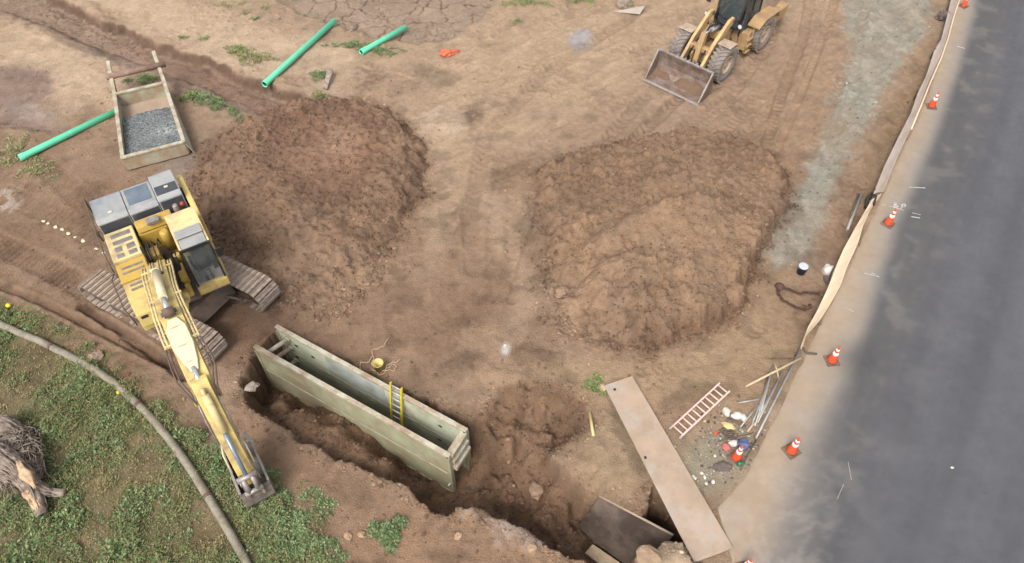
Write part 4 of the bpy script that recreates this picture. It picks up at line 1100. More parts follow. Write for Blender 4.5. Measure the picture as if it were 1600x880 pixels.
# engine hood and counterweight
k = B(); prism(k, [(-3.5, 1.3), (-3.55, 2.1), (-3.4, 2.3), (-1.5, 2.42), (-1.45, 1.3)], -.72, .72, bev=.08); obj('engine_hood', k, mat_rim, ldr)
k = B(); prism(k, [(-3.75, .7), (-3.8, 1.3), (-2.6, 1.35), (-2.55, .75)], -1.1, 1.1, bev=.08); obj('counterweight', k, M['loader_yellow'], ldr)
k = B(); tube(k, [(-2.4, .35, 2.35), (-2.4, .35, 2.9)], .06, 10); obj('exhaust_pipe', k, M['frame'], ldr)
# cab
k = B()
box(k, -1.4, .12, -.72, .72, 1.35, 1.48, bev=.02)
prism(k, [(-1.4, 1.45), (-1.4, 1.9), (.06, 1.9), (.18, 1.75), (.12, 1.45)], -.72, -.69); prism(k, [(-1.4, 1.45), (-1.4, 1.9), (.06, 1.9), (.18, 1.75), (.12, 1.45)], .69, .72)
lc = obj('cab', k, M['hood_dark'], ldr)
k = B()
for s_ in (-1, 1):
    box(k, -1.4, -1.33, s_ * .70 - .035, s_ * .70 + .035, 1.45, 3.1); box(k, -.62, -.55, s_ * .70 - .03, s_ * .70 + .03, 1.45, 3.1)
    tube(k, [(.14, s_ * .55, 1.5), (.20, s_ * .58, 2.0), (.06, s_ * .6, 3.1)], .04, 8)
    tube(k, [(-.3, s_ * .74, 1.6), (-.3, s_ * .80, 2.2), (-.3, s_ * .74, 2.8)], .018, 6)
tube(k, [(.14, -.55, 1.52), (.2, -.2, 1.50), (.2, .2, 1.50), (.14, .55, 1.52)], .035, 8)
tube(k, [(.16, -.57, 1.88), (.26, -.2, 1.84), (.26, .2, 1.84), (.16, .57, 1.88)], .02, 8)
obj('cab_frame', k, M['black'], lc)
k = B(); prism(k, [(-1.5, 3.08), (-1.5, 3.2), (-1.4, 3.26), (.1, 3.26), (.22, 3.18), (.2, 3.08)], -.78, .78, bev=.03); obj('roof', k, M['hood_dark'], lc)
k = B(); quad(k, (.17, -.53, 1.55), (.17, .53, 1.55), (.10, .56, 3.08), (.10, -.56, 3.08), .01, (1, 0, 0)); obj('windscreen', k, M['glass_dark'], lc)
for s_ in (-1, 1):
    k = B(); box(k, -.52, .10, s_ * .70 - .004, s_ * .70 + .004, 1.92, 3.06); obj('side_window', k, M['glass_dark'], lc)
    k = B(); box(k, -1.32, -.64, s_ * .70 - .004, s_ * .70 + .004, 1.92, 3.06); obj('side_window', k, M['glass_dark'], lc)
k = B(); box(k, -1.0, -.5, -.25, .25, 1.75, 1.95, bev=.05); prism(k, [(-1.0, 1.9), (-1.15, 2.55), (-1.03, 2.6), (-.86, 1.95)], -.25, .25, bev=.04); box(k, -.95, -.55, -.2, .2, 1.48, 1.75); obj('seat', k, M['steel'], lc)
k = B(); tube(k, [(-.1, 0, 1.5), (-.22, 0, 2.15)], .04, 8)
for i in range(12):
    a0, a1 = 2 * PI * i / 12, 2 * PI * (i + 1) / 12
    f_ = lambda a: (-.24 + .08 * math.cos(a), .19 * math.sin(a), 2.17 + .17 * math.cos(a))
    tube(k, [f_(a0), f_(a1)], .015, 6, cap=False)
box(k, -.05, .05, -.3, .3, 1.6, 1.9, bev=.03)
obj('steering_wheel', k, M['black'], lc)
for s_ in (-1, 1):
    k = B(); tube(k, [(.1, s_ * .74, 2.7), (.35, s_ * 1.0, 2.6)], .016, 6); box(k, .32, .38, s_ * 1.06 - .1, s_ * 1.06 + .1, 2.3, 2.65, bev=.02); obj('mirror', k, M['black'], lc)
for s_ in (-1, 1):
    k = B(); tube(k, [(.45, s_ * .78, 1.35), (.6, s_ * .86, 1.9)], .03, 6); lathe(k, [(.04, .0), (.11, .05), (.11, .1)], 12, 'x', (.6, s_ * .86, 1.95)); o = obj('head_lamp', k, M['black'], ldr)
    k = B(); lathe(k, [(.095, .101), (.095, .112)], 14, 'x', (.6, s_ * .86, 1.95)); obj('lens', k, M['lamp'], o)
# lift arms
for s_ in (-1, 1):
    y = s_ * .52
    k = B(); prism(k, [(.70, 2.15), (.85, 2.36), (1.2, 2.34), (2.2, 1.62), (2.95, .86), (3.30, .50), (3.26, .3), (2.9, .5), (2.1, 1.18), (1.2, 1.92)], y - .07, y + .07, bev=.015)
    a_ = obj('lift_arm', k, mat('loader_arm_paint', C(216, 184, 124, .64), .6, dirt=C(176, 142, 108), dirt_amt=.5, nscale=2, var=.12) if s_ == -1 else bpy.data.materials['loader_arm_paint'], ldr)
    k = B(); tube(k, [(1.0, s_ * .40, .95), (1.75, s_ * .42, 1.1)], .09, 12); tube(k, [(1.75, s_ * .42, 1.1), (2.3, s_ * .44, 1.25)], .045, 10); obj('lift_cylinder', k, M['loader_yellow'], ldr)
    k = B()
    for xx, zz in ((.88, 2.22), (3.2, .38), (2.2, 1.35)): lathe(k, [(.09, -.1), (.09, .1)], 12, 'y', (xx, y, zz))
    obj('pin', k, M['frame'], a_)
k = B(); box(k, 2.15, 2.4, -.5, .5, 1.15, 1.4, bev=.04); obj('cross_tube', k, M['loader_yellow'], ldr)
k = B(); prism(k, [(2.1, 1.95), (2.3, 2.05), (2.5, 1.4), (2.62, .72), (2.42, .68), (2.2, 1.2)], -.11, .11, bev=.02); obj('bell_crank', k, M['loader_yellow'], ldr)
k = B(); tube(k, [(.95, 0, 1.75), (1.65, 0, 1.88)], .10, 14); o = obj('tilt_cylinder', k, M['hood'], ldr)
k = B(); tube(k, [(1.65, 0, 1.88), (2.2, 0, 1.95)], .045, 10); obj('cylinder_rod', k, M['chrome'], o)
k = B(); tube(k, [(2.5, 0, .78), (3.2, 0, .72)], .06, 8); obj('bucket_link', k, M['steel'], ldr)
k = B()
for i in range(4): tube(k, [(.7, -.2 + .1 * i, 1.5), (1.1, -.22 + .1 * i, 2.05), (1.5, -.2 + .08 * i, 1.95), (2.0, -.18 + .1 * i, 1.5)], .02, 6)
for s_ in (-1, 1): tube(k, [(2.35, s_ * .3, 1.35), (2.8, s_ * .34, 1.1), (3.2, s_ * .36, .75)], .03, 6)
obj('hydraulic_hose', k, M['black'], ldr)
# loader bucket
lprof = [(3.46, 1.18), (3.36, .85), (3.33, .5), (3.42, .22), (3.62, .07), (4.22, .03)]
lb = shell(lprof, -1.40, 1.40, -.03, M['bucket'], 'bucket', ldr)
for s_ in (-1, 1):
    y0, y1 = sorted((s_ * 1.38, s_ * 1.42)); b = B(); prism(b, [(3.46, 1.18), (3.34, .85), (3.31, .5), (3.40, .2), (3.6, .04), (4.24, .0), (4.2, .12)], y0, y1); obj('side_plate', b, M['bucket'], lb)
    b = B(); prism(b, [(3.46, 1.18), (3.50, 1.2), (4.26, .1), (4.2, .06)], y0 - .01, y1 + .01); obj('side_cutter', b, M['steel'], lb)
b = B(); prism(b, [(4.05, .025), (4.05, .06), (4.30, .04), (4.34, .015)], -1.44, 1.44); obj('cutting_edge', b, M['steel'], lb)
b = B(); prism(b, [(3.40, 1.14), (3.42, 1.24), (3.52, 1.22), (3.50, 1.13)], -1.42, 1.42, bev=.01)
for yy in (-.5, -.1, .1, .5): prism(b, [(3.2, .9), (3.28, 1.22), (3.44, 1.2), (3.36, .8)], yy - .04, yy + .04)
obj('top_rim', b, M['steel'], lb)
# spill of soil left in the bucket
n_ = 34; V_ = []; F_ = []
for i in range(n_):
    for j in range(9):
        y = -1.36 + 2.72 * i / (n_ - 1); t = j / 8
        x = 3.46 + .5 * t; hgt = .10 * (1 - t) ** 1.5 * (1 + .6 * math.sin(y * 3.1) + .4 * math.sin(y * 7.7 + 1))
        V_.append((x, y, .10 + hgt * 1.6 - .05 * t))
for i in range(n_ - 1):
    for j in range(8):
        a = i * 9 + j; F_.append((a, a + 1, a + 10, a + 9))
o = np_obj('dirt_residue', V_, F_, M['clod'], lb, col=np.tile(np.array(C(128, 104, 86)), (len(V_), 1)))
# ------------------------------------------------------------------ TRENCH SHIELD
shield = empty('trench_shield', (SH_A.x, SH_A.y, ZB), math.atan2(ax.y, ax.x))
tag(shield, 'long olive green steel trench shield standing in the open trench', 'trench shield')
L_ = axl; H_ = zt - ZB
ang0 = math.atan2(ax.y, ax.x)
def lo(p):      # world xy -> shield local
    dx, dy = p.x - SH_A.x, p.y - SH_A.y
    return dx * math.cos(ang0) + dy * math.sin(ang0), -dx * math.sin(ang0) + dy * math.cos(ang0)
Cx, Cy = lo(SH_C); Dx, Dy = lo(SH_D)
def side(y0a, y0b, xa, xb, name, inner, outer):
    # knife-edged lower corner, outer skin panel + inner skin panel
    k = B()
    P = [(xa, 0), (xb, 0), (xb, H_), (xa, H_)]
    def at_y(x): return y0a + (y0b - y0a) * (x - xa) / (xb - xa)
    th = .055
    for s_, y_off in ((0, -th), (1, 0)):
        pass
    f = [k.verts.new((x, at_y(x) - th, z)) for x, z in P]; g = [k.verts.new((x, at_y(x) + th, z)) for x, z in P]
    k.faces.new(f); k.faces.new(g[::-1])
    for i in range(4): k.faces.new((f[i], g[i], g[(i + 1) % 4], f[(i + 1) % 4]))
    bmesh.ops.bevel(k, geom=k.edges[:], offset=.012, segments=2, affect='EDGES')
    o = obj(name, k, outer, shield)
    # rails round the edge, standing proud
    k = B()
    m = Matrix.Translation((xa, y0a, 0)) @ Matrix.Rotation(math.atan2(y0b - y0a, xb - xa), 4, 'Z')
    W = math.hypot(xb - xa, y0b - y0a)
    box(k, -.03, W + .03, -th - .018, th + .018, H_ - .10, H_ + .02, bev=.012, mtx=m)
    obj('top_rail', k, M['shield_rim'], o)
    k = B()
    for x0, x1 in ((-.04, .09), (W - .09, W + .04)): box(k, x0, x1, -th - .02, th + .02, 0.0, H_ - .10, bev=.012, mtx=m)
    obj('end_post', k, M['shield'], o)
    k = B(); box(k, .1, W - .1, -th - .012, th + .012, H_ * .52, H_ * .52 + .05, mtx=m); box(k, .1, W - .1, -th - .014, -th, .0, .16, mtx=m); obj('weld_seam', k, M['shield_rim'], o)
    k = B()
    for xx in (.02, W - .02): lathe(k, [(.035, -th - .03), (.035, th + .03)], 12, 'y', (xx, 0, H_ - .045))
    bmesh.ops.transform(k, matrix=m, verts=k.verts[:]); obj('pin_hole', k, M['black'], o)
    return o, m, W
nearp, mN, WN = side(.055, .055, 0, L_, 'side_panel', M['shield'], M['shield'])
farp, mF, WF = side(Cy, Dy, Cx, Dx, 'side_panel', M['shield_in'], M['shield_in'])
# lifting pockets on the far panel inside
k = B()
for xx, zz in ((.75, 2.0), (1.4, 1.85), (WF - .9, 1.95), (.55, 1.2), (WF - 1.0, 1.0)):
    box(k, xx - .06, xx + .06, -.075, -.056, zz, zz + .07, mtx=mF)
obj('pin_pocket', k, M['black'], farp)
k = B(); box(k, 2.0, 4.3, -.066, -.057, 1.45, H_ - .12, mtx=mF); obj('lit_patch', k, mat('pale_lit_patch', C(196, 200, 196), .6, dirt=C(150, 160, 140), dirt_amt=.5, nscale=1.2, var=.12), farp)  # pale sheet standing in for light on the upper inner wall
# spreader pipes, left end
for zz in (H_ - .28, H_ - .75, H_ - 1.5):
    k = B(); tube(k, [(.30, .12, zz), (.50, Cy - .06, zz)], .075, 14); lathe(k, [(.12, 0), (.12, .06)], 14, 'y', (.31, .11, zz)); lathe(k, [(.12, 0), (.12, .06)], 14, 'y', (.49, Cy - .13, zz)); obj('spreader_pipe', k, M['shield_rim'], shield)
# stacked spreader boxes, right end
for i, zz in enumerate((H_ - .16, H_ - .50, H_ - .84)):
    k = B(); w0, w1 = Vector((L_ - .06 + .05 * i, .11, zz)), Vector((Dx - .06 + .05 * i, Dy - .06, zz)); dv = (w1 - w0)
    m = Matrix.Translation(w0) @ Matrix.Rotation(math.atan2(dv.y, dv.x), 4, 'Z')
    box(k, 0, dv.length, -.13, .09, -.10, .10, bev=.02, mtx=m); obj('spreader_beam', k, M['shield_rim'], shield)
k = B(); tube(k, [(L_ - .05, -.12, .75), (L_ - .05, .12, .75)], .03, 8); obj('pin', k, M['galv'], shield)

# ------------------------------------------------------------------ LADDERS
def ladder(name, p0, p1, right, width, n, rail_m, rung_m, label, foot_m=None, rail_d=.035, flip=1):
    """p0 foot, p1 top (centre line)"""
    p0, p1 = Vector(p0), Vector(p1); d = (p1 - p0); Ln = d.length; d.normalize(); r = Vector(right).normalized(); r = (r - d * r.dot(d)).normalized(); nn = d.cross(r) * flip
    root = empty(name, p0); tag(root, label, 'ladder')
    Mx = Matrix((( r.x, d.x, nn.x, 0), (r.y, d.y, nn.y, 0), (r.z, d.z, nn.z, 0), (0, 0, 0, 1)))
    for s_ in (-1, 1):
        k = B(); x = s_ * width / 2; box(k, x - .02, x + .02, 0, Ln, -rail_d, rail_d, bev=.004)
        box(k, x - s_ * .03 - .0, x - s_ * .012, 0, Ln, -rail_d, -rail_d + .01); bmesh.ops.transform(k, matrix=Mx, verts=k.verts[:]); o = obj('rail', k, rail_m, root)
        if foot_m:
            k = B(); box(k, x - .02, x + .02, -.01, Ln * .42, -rail_d - .006, rail_d + .006); bmesh.ops.transform(k, matrix=Mx, verts=k.verts[:]); obj('rail_base', k, foot_m, o)
        k = B(); box(k, x - .03, x + .03, -.04, .05, -.045, .045, bev=.01); bmesh.ops.transform(k, matrix=Mx, verts=k.verts[:]); obj('foot', k, M['alu'], o)
    for i in range(n):
        t = Ln * (i + .6) / n
        k = B(); tube(k, [(-width / 2, t, 0), (width / 2, t, 0)], .024, 8); bmesh.ops.transform(k, matrix=Mx, verts=k.verts[:]); obj('rung', k, rung_m, root)
    return root
la, lb_, lc_, ld = gl(1047, 671, .06), gl(1063, 685, .06), gl(1139, 613, .06), gl(1124, 601, .06)
ladder('ladder', (la + lb_) / 2, (lc_ + ld) / 2, lb_ - la, (lb_ - la).length, 11, M['ladder'], M['ladder'], 'faded pink ladder lying flat on the dirt by the steel road plate')
top = at(619, 602, .95); t_in = Vector((top.x, top.y, .95))
un = Vector((-ax.y, ax.x, 0)).normalized(); ua = Vector((ax.x, ax.y, 0)).normalized()
foot = at(632, 668, .5); foot = t_in - un * .62 + ua * .05; foot.z = ZB + .06
ladder('ladder', foot, t_in, ua, .40, 11, M['ladder_y'], M['alu'], 'yellow fibreglass ladder standing inside the green trench shield', foot_m=M['ladder_o'])

# ------------------------------------------------------------------ STEEL PLATES
def plate(name, cs, th, m, label, cat='steel plate', up=(0, 0, 1), rim=None):
    k = B(); quad(k, *cs, th, up); bmesh.ops.bevel(k, geom=k.edges[:], offset=min(.01, th * .3), segments=1, affect='EDGES')
    o = obj(name, k, m); tag(o, label, cat)
    if rim:
        a, b = Vector(cs[0]), Vector(cs[1]); u = Vector(up).normalized()
        k = B(); tube(k, [a, b], .035, 8); obj('rim', k, rim, o)
    return o
pl = [at(944, 602, .10), at(988, 587, .10), at(1146, 856, .075), at(1085, 879, .075)]
p_ = plate('steel_plate', [pl[0], pl[1], pl[2], pl[3]], .045, M['rust'], 'long rusty steel road plate laid across the end of the trench')
ch_ = B()
for i in range(1):
    a = pl[0].lerp(pl[3], .03); lathe(ch_, [(.04, 0), (.04, .02)], 10, 'z', (a.x + .25, a.y, .105)); a = pl[0].lerp(pl[3], .45); lathe(ch_, [(.04, 0), (.04, .02)], 10, 'z', (a.x + .12, a.y, .09))
obj('lifting_hole', ch_, M['black'], p_)
plate('steel_plate', [at(937, 775, -.35), at(1052, 836, -.35), at(1003, 900, -2.0), at(902, 824, -1.85)], .05, M['darkplate'], 'dark steel plate sloping down inside the trench below the road plate', up=(.3, .5, .8), rim=M['rust'])
plate('steel_plate', [at(926, 850, -1.95), at(985, 890, -2.0), at(968, 905, -2.1), at(914, 864, -2.05)], .06, M['wood'], 'pale narrow board at the bottom of the trench', 'board')

# ------------------------------------------------------------------ BEDDING BOX
fm = (Vector((-15.32, 21.83, 0)) + Vector((-13.04, 22.61, 0))) / 2
bm_ = (Vector((-16.96, 25.9, 0)) + Vector((-15.02, 26.37, 0))) / 2
bx = bm_ - fm; ha = math.atan2(bx.y, bx.x); LB = bx.length
bb = empty('bedding_box', (fm.x, fm.y, 0), ha)
tag(bb, 'open steel bedding box of grey gravel with two long side rails', 'bedding box')
WB = 1.16; wb2 = 1.02
for s_ in (-1, 1):
    k = B()
    pr = [(-.03, .06), (-.03, .62), (LB, .72), (LB + 2.0, 1.10), (LB + 2.02, .98), (LB + .1, .3), (LB - .4, .06)]
    t = B(); prism(t, pr, -.05, .05, bev=.012)
    m = Matrix.Translation((0, s_ * WB, 0)) @ Matrix.Rotation(-s_ * math.atan2(WB - wb2, LB), 4, 'Z')
    bmesh.ops.transform(t, matrix=m, verts=t.verts[:]); o = obj('side_wall', t, M['box'], bb)
    t = B(); prism(t, [(-.05, .60), (-.05, .67), (LB, .77), (LB + 2.05, 1.16), (LB + 2.05, 1.09), (LB, .70)], -.075, .075, bev=.012); bmesh.ops.transform(t, matrix=m, verts=t.verts[:]); obj('top_rail', t, M['shield_rim'], o)
k = B(); box(k, -.06, .04, -WB, WB, .04, .62, bev=.012); w = obj('front_wall', k, M['box'], bb)
k = B(); box(k, -.09, .07, -WB - .04, WB + .04, .60, .68, bev=.015); obj('top_rail', k, M['shield_rim'], w)
k = B(); box(k, LB - .02, LB + .08, -wb2, wb2, .10, .72, bev=.012); w = obj('back_wall', k, M['box'], bb)
k = B(); box(k, LB - .05, LB + .11, -wb2 - .03, wb2 + .03, .70, .78, bev=.015); obj('top_rail', k, M['shield_rim'], w)
k = B(); quad(k, (0, WB, .08), (0, -WB, .08), (LB, -wb2, .12), (LB, wb2, .12), .05); obj('floor', k, M['rust'], bb)
# outside flap leaning on the right wall
k = B(); quad(k, (-.10, -WB - .22, .08), (LB + .6, -wb2 - .02, .66), (LB + .6, -wb2 + .01, .74), (-.06, -WB - .03, .62), .03, (0, -1, 0)); obj('outer_skin', k, M['box'], bb)
# gravel bed (heaped)
gx = np.linspace(.08, LB * .80, 60); gy = np.linspace(-1.08, 1.08, 46); GXm, GYm = np.meshgrid(gx, gy, indexing='ij')
tt = GXm / (LB * .80)
gz = .42 - .20 * tt ** 3 + .05 * fbm(GXm * 1.5, GYm * 1.5, 3, 301) + .02 * fbm(GXm * 9, GYm * 9, 2, 302) + .08 * np.exp(-((GYm + .8) / .4) ** 2) * tt
gz = gz - .18 * sstep(.88, 1.0, tt + .1 * fbm(GYm * 1.3, GXm, 3, 305))
gc = np.zeros(gz.shape + (3,)); gc[:] = C(128, 133, 130)
gw = fbm(GXm * .9, GYm * .9, 3, 303)[..., None]
gc = gc * (1 + .35 * gw) + np.clip(gw - .1, 0, 1) * .06
ghi = (fbm(GXm * 12, GYm * 12, 2, 304) > .25)[..., None]; gc = np.where(ghi, gc * 1.5, gc)
i_ = np.arange(59)[:, None] * 46 + np.arange(45)[None, :]
Fg = np.stack([i_, i_ + 46, i_ + 47, i_ + 1], -1).reshape(-1, 4)
go = np_obj('gravel', np.stack([GXm, GYm * (1 - .1 * tt), gz], -1).reshape(-1, 3), Fg, M['gravel'], col=gc.reshape(-1, 3))
go.location = bb.location; go.rotation_euler = bb.rotation_euler; tag(go, kind='stuff', label='grey crushed gravel filling the bedding box', cat='gravel')
# rusty pipe across the far ends of the rails
a, b = at(166, 121, .98), at(258, 100, .98)
k = B(); tube(k, [a, b], .13, 16); o = obj('steel_pipe', k, mat('brown_pipe', C(142, 112, 96), .8, dirt=C(170, 145, 125), dirt_amt=.4, nscale=4, var=.15, bump=.01)); tag(o, 'brown steel pipe lying across the raised rails of the bedding box', 'pipe')

# ------------------------------------------------------------------ GREEN PIPES
def gpipe(a, b, r, label):
    root = empty('sewer_pipe', a); tag(root, label, 'pipe', 'green plastic pipes lying on the ground'); a = Vector(a); b = Vector(b); d = (b - a); L = d.length; d.normalize()
    q = d.to_track_quat('Z', 'Y').to_matrix().to_4x4()
    k = B(); seg = 24
    prof = [(r * 1.12, 0), (r * 1.12, .16), (r, .24), (r, L), (r * .9, L), (r * .9, .02), (r * 1.02, 0)]
    rings = []
    for rr, h in prof: rings.append([k.verts.new((math.cos(2 * PI * i / seg) * rr, math.sin(2 * PI * i / seg) * rr, h)) for i in range(seg)])
    for j in range(len(prof)):
        for i in range(seg):
            f = k.faces.new((rings[j][i], rings[j][(i + 1) % seg], rings[(j + 1) % len(prof)][(i + 1) % seg], rings[(j + 1) % len(prof)][i])); f.smooth = j in (1, 2, 4)
    bmesh.ops.transform(k, matrix=q, verts=k.verts[:]); o = obj('barrel', k, M['green'], root)
    k = B(); rs2 = []
    for h in (.03, L - .03): rs2.append([k.verts.new((math.cos(2 * PI * i / seg) * r * .895, math.sin(2 * PI * i / seg) * r * .895, h)) for i in range(seg)])
    for i in range(seg): f = k.faces.new((rs2[0][i], rs2[0][(i + 1) % seg], rs2[1][(i + 1) % seg], rs2[1][i])); f.smooth = True
    bmesh.ops.transform(k, matrix=q, verts=k.verts[:]); me_n = 'bore'; o2 = obj(me_n, k, M['green_in'], root)
    k = B(); 
    for h in (.26, L * .5):
        lathe(k, [(r * 1.004, h), (r * 1.012, h + .004), (r * 1.012, h + .02), (r * 1.004, h + .024)], seg)
    bmesh.ops.transform(k, matrix=q, verts=k.verts[:]); obj('print_line', k, M['green'], root)
def onz(px, py, r): p = at(px, py, r); p.z = r; return p
PR = .13
gpipe(onz(413, 132, PR + .02), onz(523, 32, PR + .02), PR, 'long green plastic pipe lying across the dry channel bank')
gpipe(onz(564, 82, PR), onz(633, 43, PR), PR, 'short green plastic pipe lying between weeds and the cracked mud')
gpipe(onz(31, 247, PR), onz(183, 173, PR), PR, 'green plastic pipe pushed in under the side of the gravel box')

# ------------------------------------------------------------------ CONES
def cone(first=None, loc=(0, 0, 0), rz=0, label='', s=1.0):
    if first is None:
        root = empty('traffic_cone', loc, rz)
        k = B(); box(k, -.19, .19, -.19, .19, 0, .035, bev=.012); lathe(k, [(.15, .035), (.14, .055)], 20); obj('base', k, M['cone_base'], root)
        k = B(); lathe(k, [(.138, .045), (.128, .08), (.028, .70), (.022, .715)], 24); o = obj('body', k, M['orange'], root)
        for z0, z1 in ((.34, .46), (.53, .61)):
            r = lambda z: .141 - .1625 * z + .003
            k = B(); lathe(k, [(r(z0), z0), (r(z1), z1)], 24); obj('reflective_collar', k, M['band'], o)
    else:
        root = first.copy(); COL.objects.link(root)
        for c_ in first.children:
            cc = c_.copy(); COL.objects.link(cc); cc.parent = root
            for g_ in c_.children: gg = g_.copy(); COL.objects.link(gg); gg.parent = cc
    root.location = loc; root.rotation_euler = (0, 0, rz); root.scale = (s, s, s)
    tag(root, label, 'traffic cone', 'orange traffic cones along the road edge')
    return root
c0 = cone(None, rz(1236, 705), .5, 'orange traffic cone standing on the asphalt edge right of the rod pile', 1.1)
cone(c0, rz(1505, 10), .6, 'orange traffic cone at the top of the fence, cut by the photo edge', 1.05)
cone(c0, rz(1455, 167), -.15, 'orange traffic cone beside the grey stretch of silt fence', 1.05)
cone(c0, rz(1387, 350), .75, 'orange traffic cone just below the sprayed white letters on the road', 1.08)
cone(c0, rz(1299, 564), .1, 'orange traffic cone beside the lower end of the cream fence cloth', 1.08)
cone(c0, gl(1150, 716), .9, 'traffic cone with a clean white collar standing in the rubbish pile', 1.05)
cone(c0, rz(1163, 890), .2, 'traffic cone at the lower photo edge, only its tip in view', 1.05)

# ------------------------------------------------------------------ SILT FENCE
sf = empty('silt_fence', at(1300, 450)); sf.location = (0, 0, 0)
tag(sf, 'sagging low silt fence of grey and cream cloth along the road edge', 'fence')
def strip_cloth(left, right, zl, zr, m, name, seed):
    Lw = [Vector(at(*p, zl)) for p in left]; Rw = [Vector(at(*p, zr)) for p in right]
    def resample(P, n):
        P = np.array([tuple(p) for p in P]); d = np.concatenate([[0], np.cumsum(np.linalg.norm(np.diff(P, axis=0), axis=1))]); t = np.linspace(0, d[-1], n)
        return np.stack([np.interp(t, d, P[:, k]) for k in range(3)], -1)
    n = 120; A = resample(Lw, n); Bq = resample(Rw, n); m_ = 9; V_ = []; F_ = []
    rng = np.random.RandomState(seed)
    for i in range(n):
        for j in range(m_):
            t = j / (m_ - 1); p = A[i] * (1 - t) + Bq[i] * t
            p = p + np.array([0, 0, .05 * math.sin(PI * t) + .03 * math.sin(i * .55 + 2 * t) * math.sin(PI * t) + .02 * math.sin(i * .21 + seed)])
            V_.append(p)
    nb = len(V_)
    for i in range(n):
        for j in range(m_): V_.append(V_[i * m_ + j] - np.array([0, 0, .012]))
    for i in range(n - 1):
        for j in range(m_ - 1):
            a = i * m_ + j; F_.append((a, a + 1, a + m_ + 1, a + m_)); F_.append((nb + a, nb + a + m_, nb + a + m_ + 1, nb + a + 1))
    for i in range(n - 1):
        for j in (0, m_ - 1): a = i * m_ + j; F_.append((a, a + m_, nb + a + m_, nb + a))
    return np_obj(name, V_, F_, m, sf)
strip_cloth([(1490, -30), (1486, 0), (1471, 61), (1460, 78), (1447, 119), (1435, 143), (1423, 177), (1402, 218), (1382, 259), (1364, 304)], [(1507, -30), (1497, 0), (1488, 27), (1479, 61), (1469, 89), (1452, 126), (1440, 157), (1423, 201), (1404, 242), (1380, 300)], .42, .03, M['cloth_grey'], 'grey_cloth', 3)
strip_cloth([(1362, 312), (1351, 331), (1335, 358), (1318, 389), (1306, 417), (1293, 451), (1277, 485), (1262, 512), (1250, 545)], [(1378, 302), (1360, 328), (1349, 352), (1341, 379), (1324, 417), (1313, 447), (1298, 474), (1280, 502), (1259, 526), (1254, 546)], .38, .03, M['cloth'], 'cream_cloth', 5)
k = B()
tube(k, [at(x, y, .05) for x, y in [(1509, -30), (1499, 0), (1490, 27), (1481, 61), (1471, 90), (1454, 128), (1442, 158), (1424, 202)]], .035, 8)
obj('rolled_hem', k, M['cloth'], sf)
for (x, y) in [(1484, 8), (1462, 78), (1436, 142), (1404, 215), (1368, 298), (1336, 358), (1306, 417), (1278, 484), (1251, 545)]:
    k = B(); p = at(x, y, .4); q = Vector((p.x - .03, p.y, -.1)); m = Matrix.Translation((p.x - .05, p.y, 0))
    box(k, -.02, .02, -.02, .02, -.2, .5, mtx=m); obj('post', k, M['frame'], sf)
# the bare lower rail of the fence
k = B(); tube(k, [at(1250, 548, .12), at(1216, 616, .10), at(1181, 685, .08)], .036, 8); o = obj('bottom_rail', k, M['galv'], sf)
k = B(); tube(k, [at(1181, 688, .05), at(1168, 712, .04), at(1157, 735, .03)], .022, 8); obj('bottom_rail', k, M['frame'], sf)
k = B(); tube(k, [at(1253, 543, .12), at(1262, 552, .10), at(1276, 553, .05)], .035, 8); obj('broken_stake', k, M['frame'], sf)
# fallen rope of the fence
# ------------------------------------------------------------------ RODS AND TIMBER
def rod(pts, r, m, label, name='metal_rod', cat='rod', group='metal rods heaped against the fence', seg=8):
    k = B(); tube(k, pts, r, seg); o = obj(name, k, m); tag(o, label, cat, group); return o
def zp(x, y): return (1020 + x / 4.4, 560 + y / 4.4)
rods = [((820, 60), (700, 470), .10, 'galv'), ((815, 72), (735, 400), .14, 'galv'), ((885, 110), (692, 465), .10, 'galv'), ((878, 122), (716, 450), .16, 'galv'), ((826, 60), (860, 150), .20, 'wood'), ((722, 330), (597, 482), .16, 'galv'), ((702, 440), (650, 508), .08, 'wood'), ((790, 110), (742, 335), .07, 'frame'), ((868, 150), (720, 430), .06, 'frame'), ((800, 150), (682, 455), .06, 'galv')]
lab = ['pale metal rod, longest in the heap against the fence rail', 'metal rod lying over the middle of the rod heap', 'metal rod on the fence side of the rod heap', 'metal rod crossing the top of the heap by the fence', 'short pale stick bridging the upper tip of the rod heap', 'metal rod poking out of the heap towards the ladder', 'short pale stick at the lower end of the rod heap', 'dark rod underneath the heap by the fence', 'dark rod deepest in the heap next to the fence rail', 'thin metal rod in the lower half of the heap']
for (a, b, z, mm), lb2 in zip(rods, lab):
    pa, pb = gl(*zp(*a)), gl(*zp(*b)); pa.z = z + .02; pb.z = .05 + .3 * z
    md = pa.lerp(pb, .5); md.z += .03
    rod([pa, md, pb], .026, M[mm], lb2)
k = B(); pa, pb = gl(*zp(635, 200), .05), gl(*zp(1000, 30), .25)
tube(k, [pa, pb], .04, 6); o = obj('timber_post', k, M['wood']); tag(o, 'pale timber post lying from the dirt up onto the fence rail', 'timber')
rod([gl(*zp(585, 312), .04), gl(*zp(726, 292), .10)], .028, M['galv'], 'short grey metal rod lying alone left of the rod heap', group=None)
rod([gl(*zp(510, 415), .04), gl(*zp(640, 475), .05)], .035, M['frame'], 'dark short bar lying between the white bags and the rods', group=None)
rod([gl(*zp(445, 575), .03), gl(*zp(560, 550), .05), gl(*zp(690, 515), .03)], .012, M['frame'], 'thin dark wire curving through the rubbish by the fence', 'wire', 'wire', None)
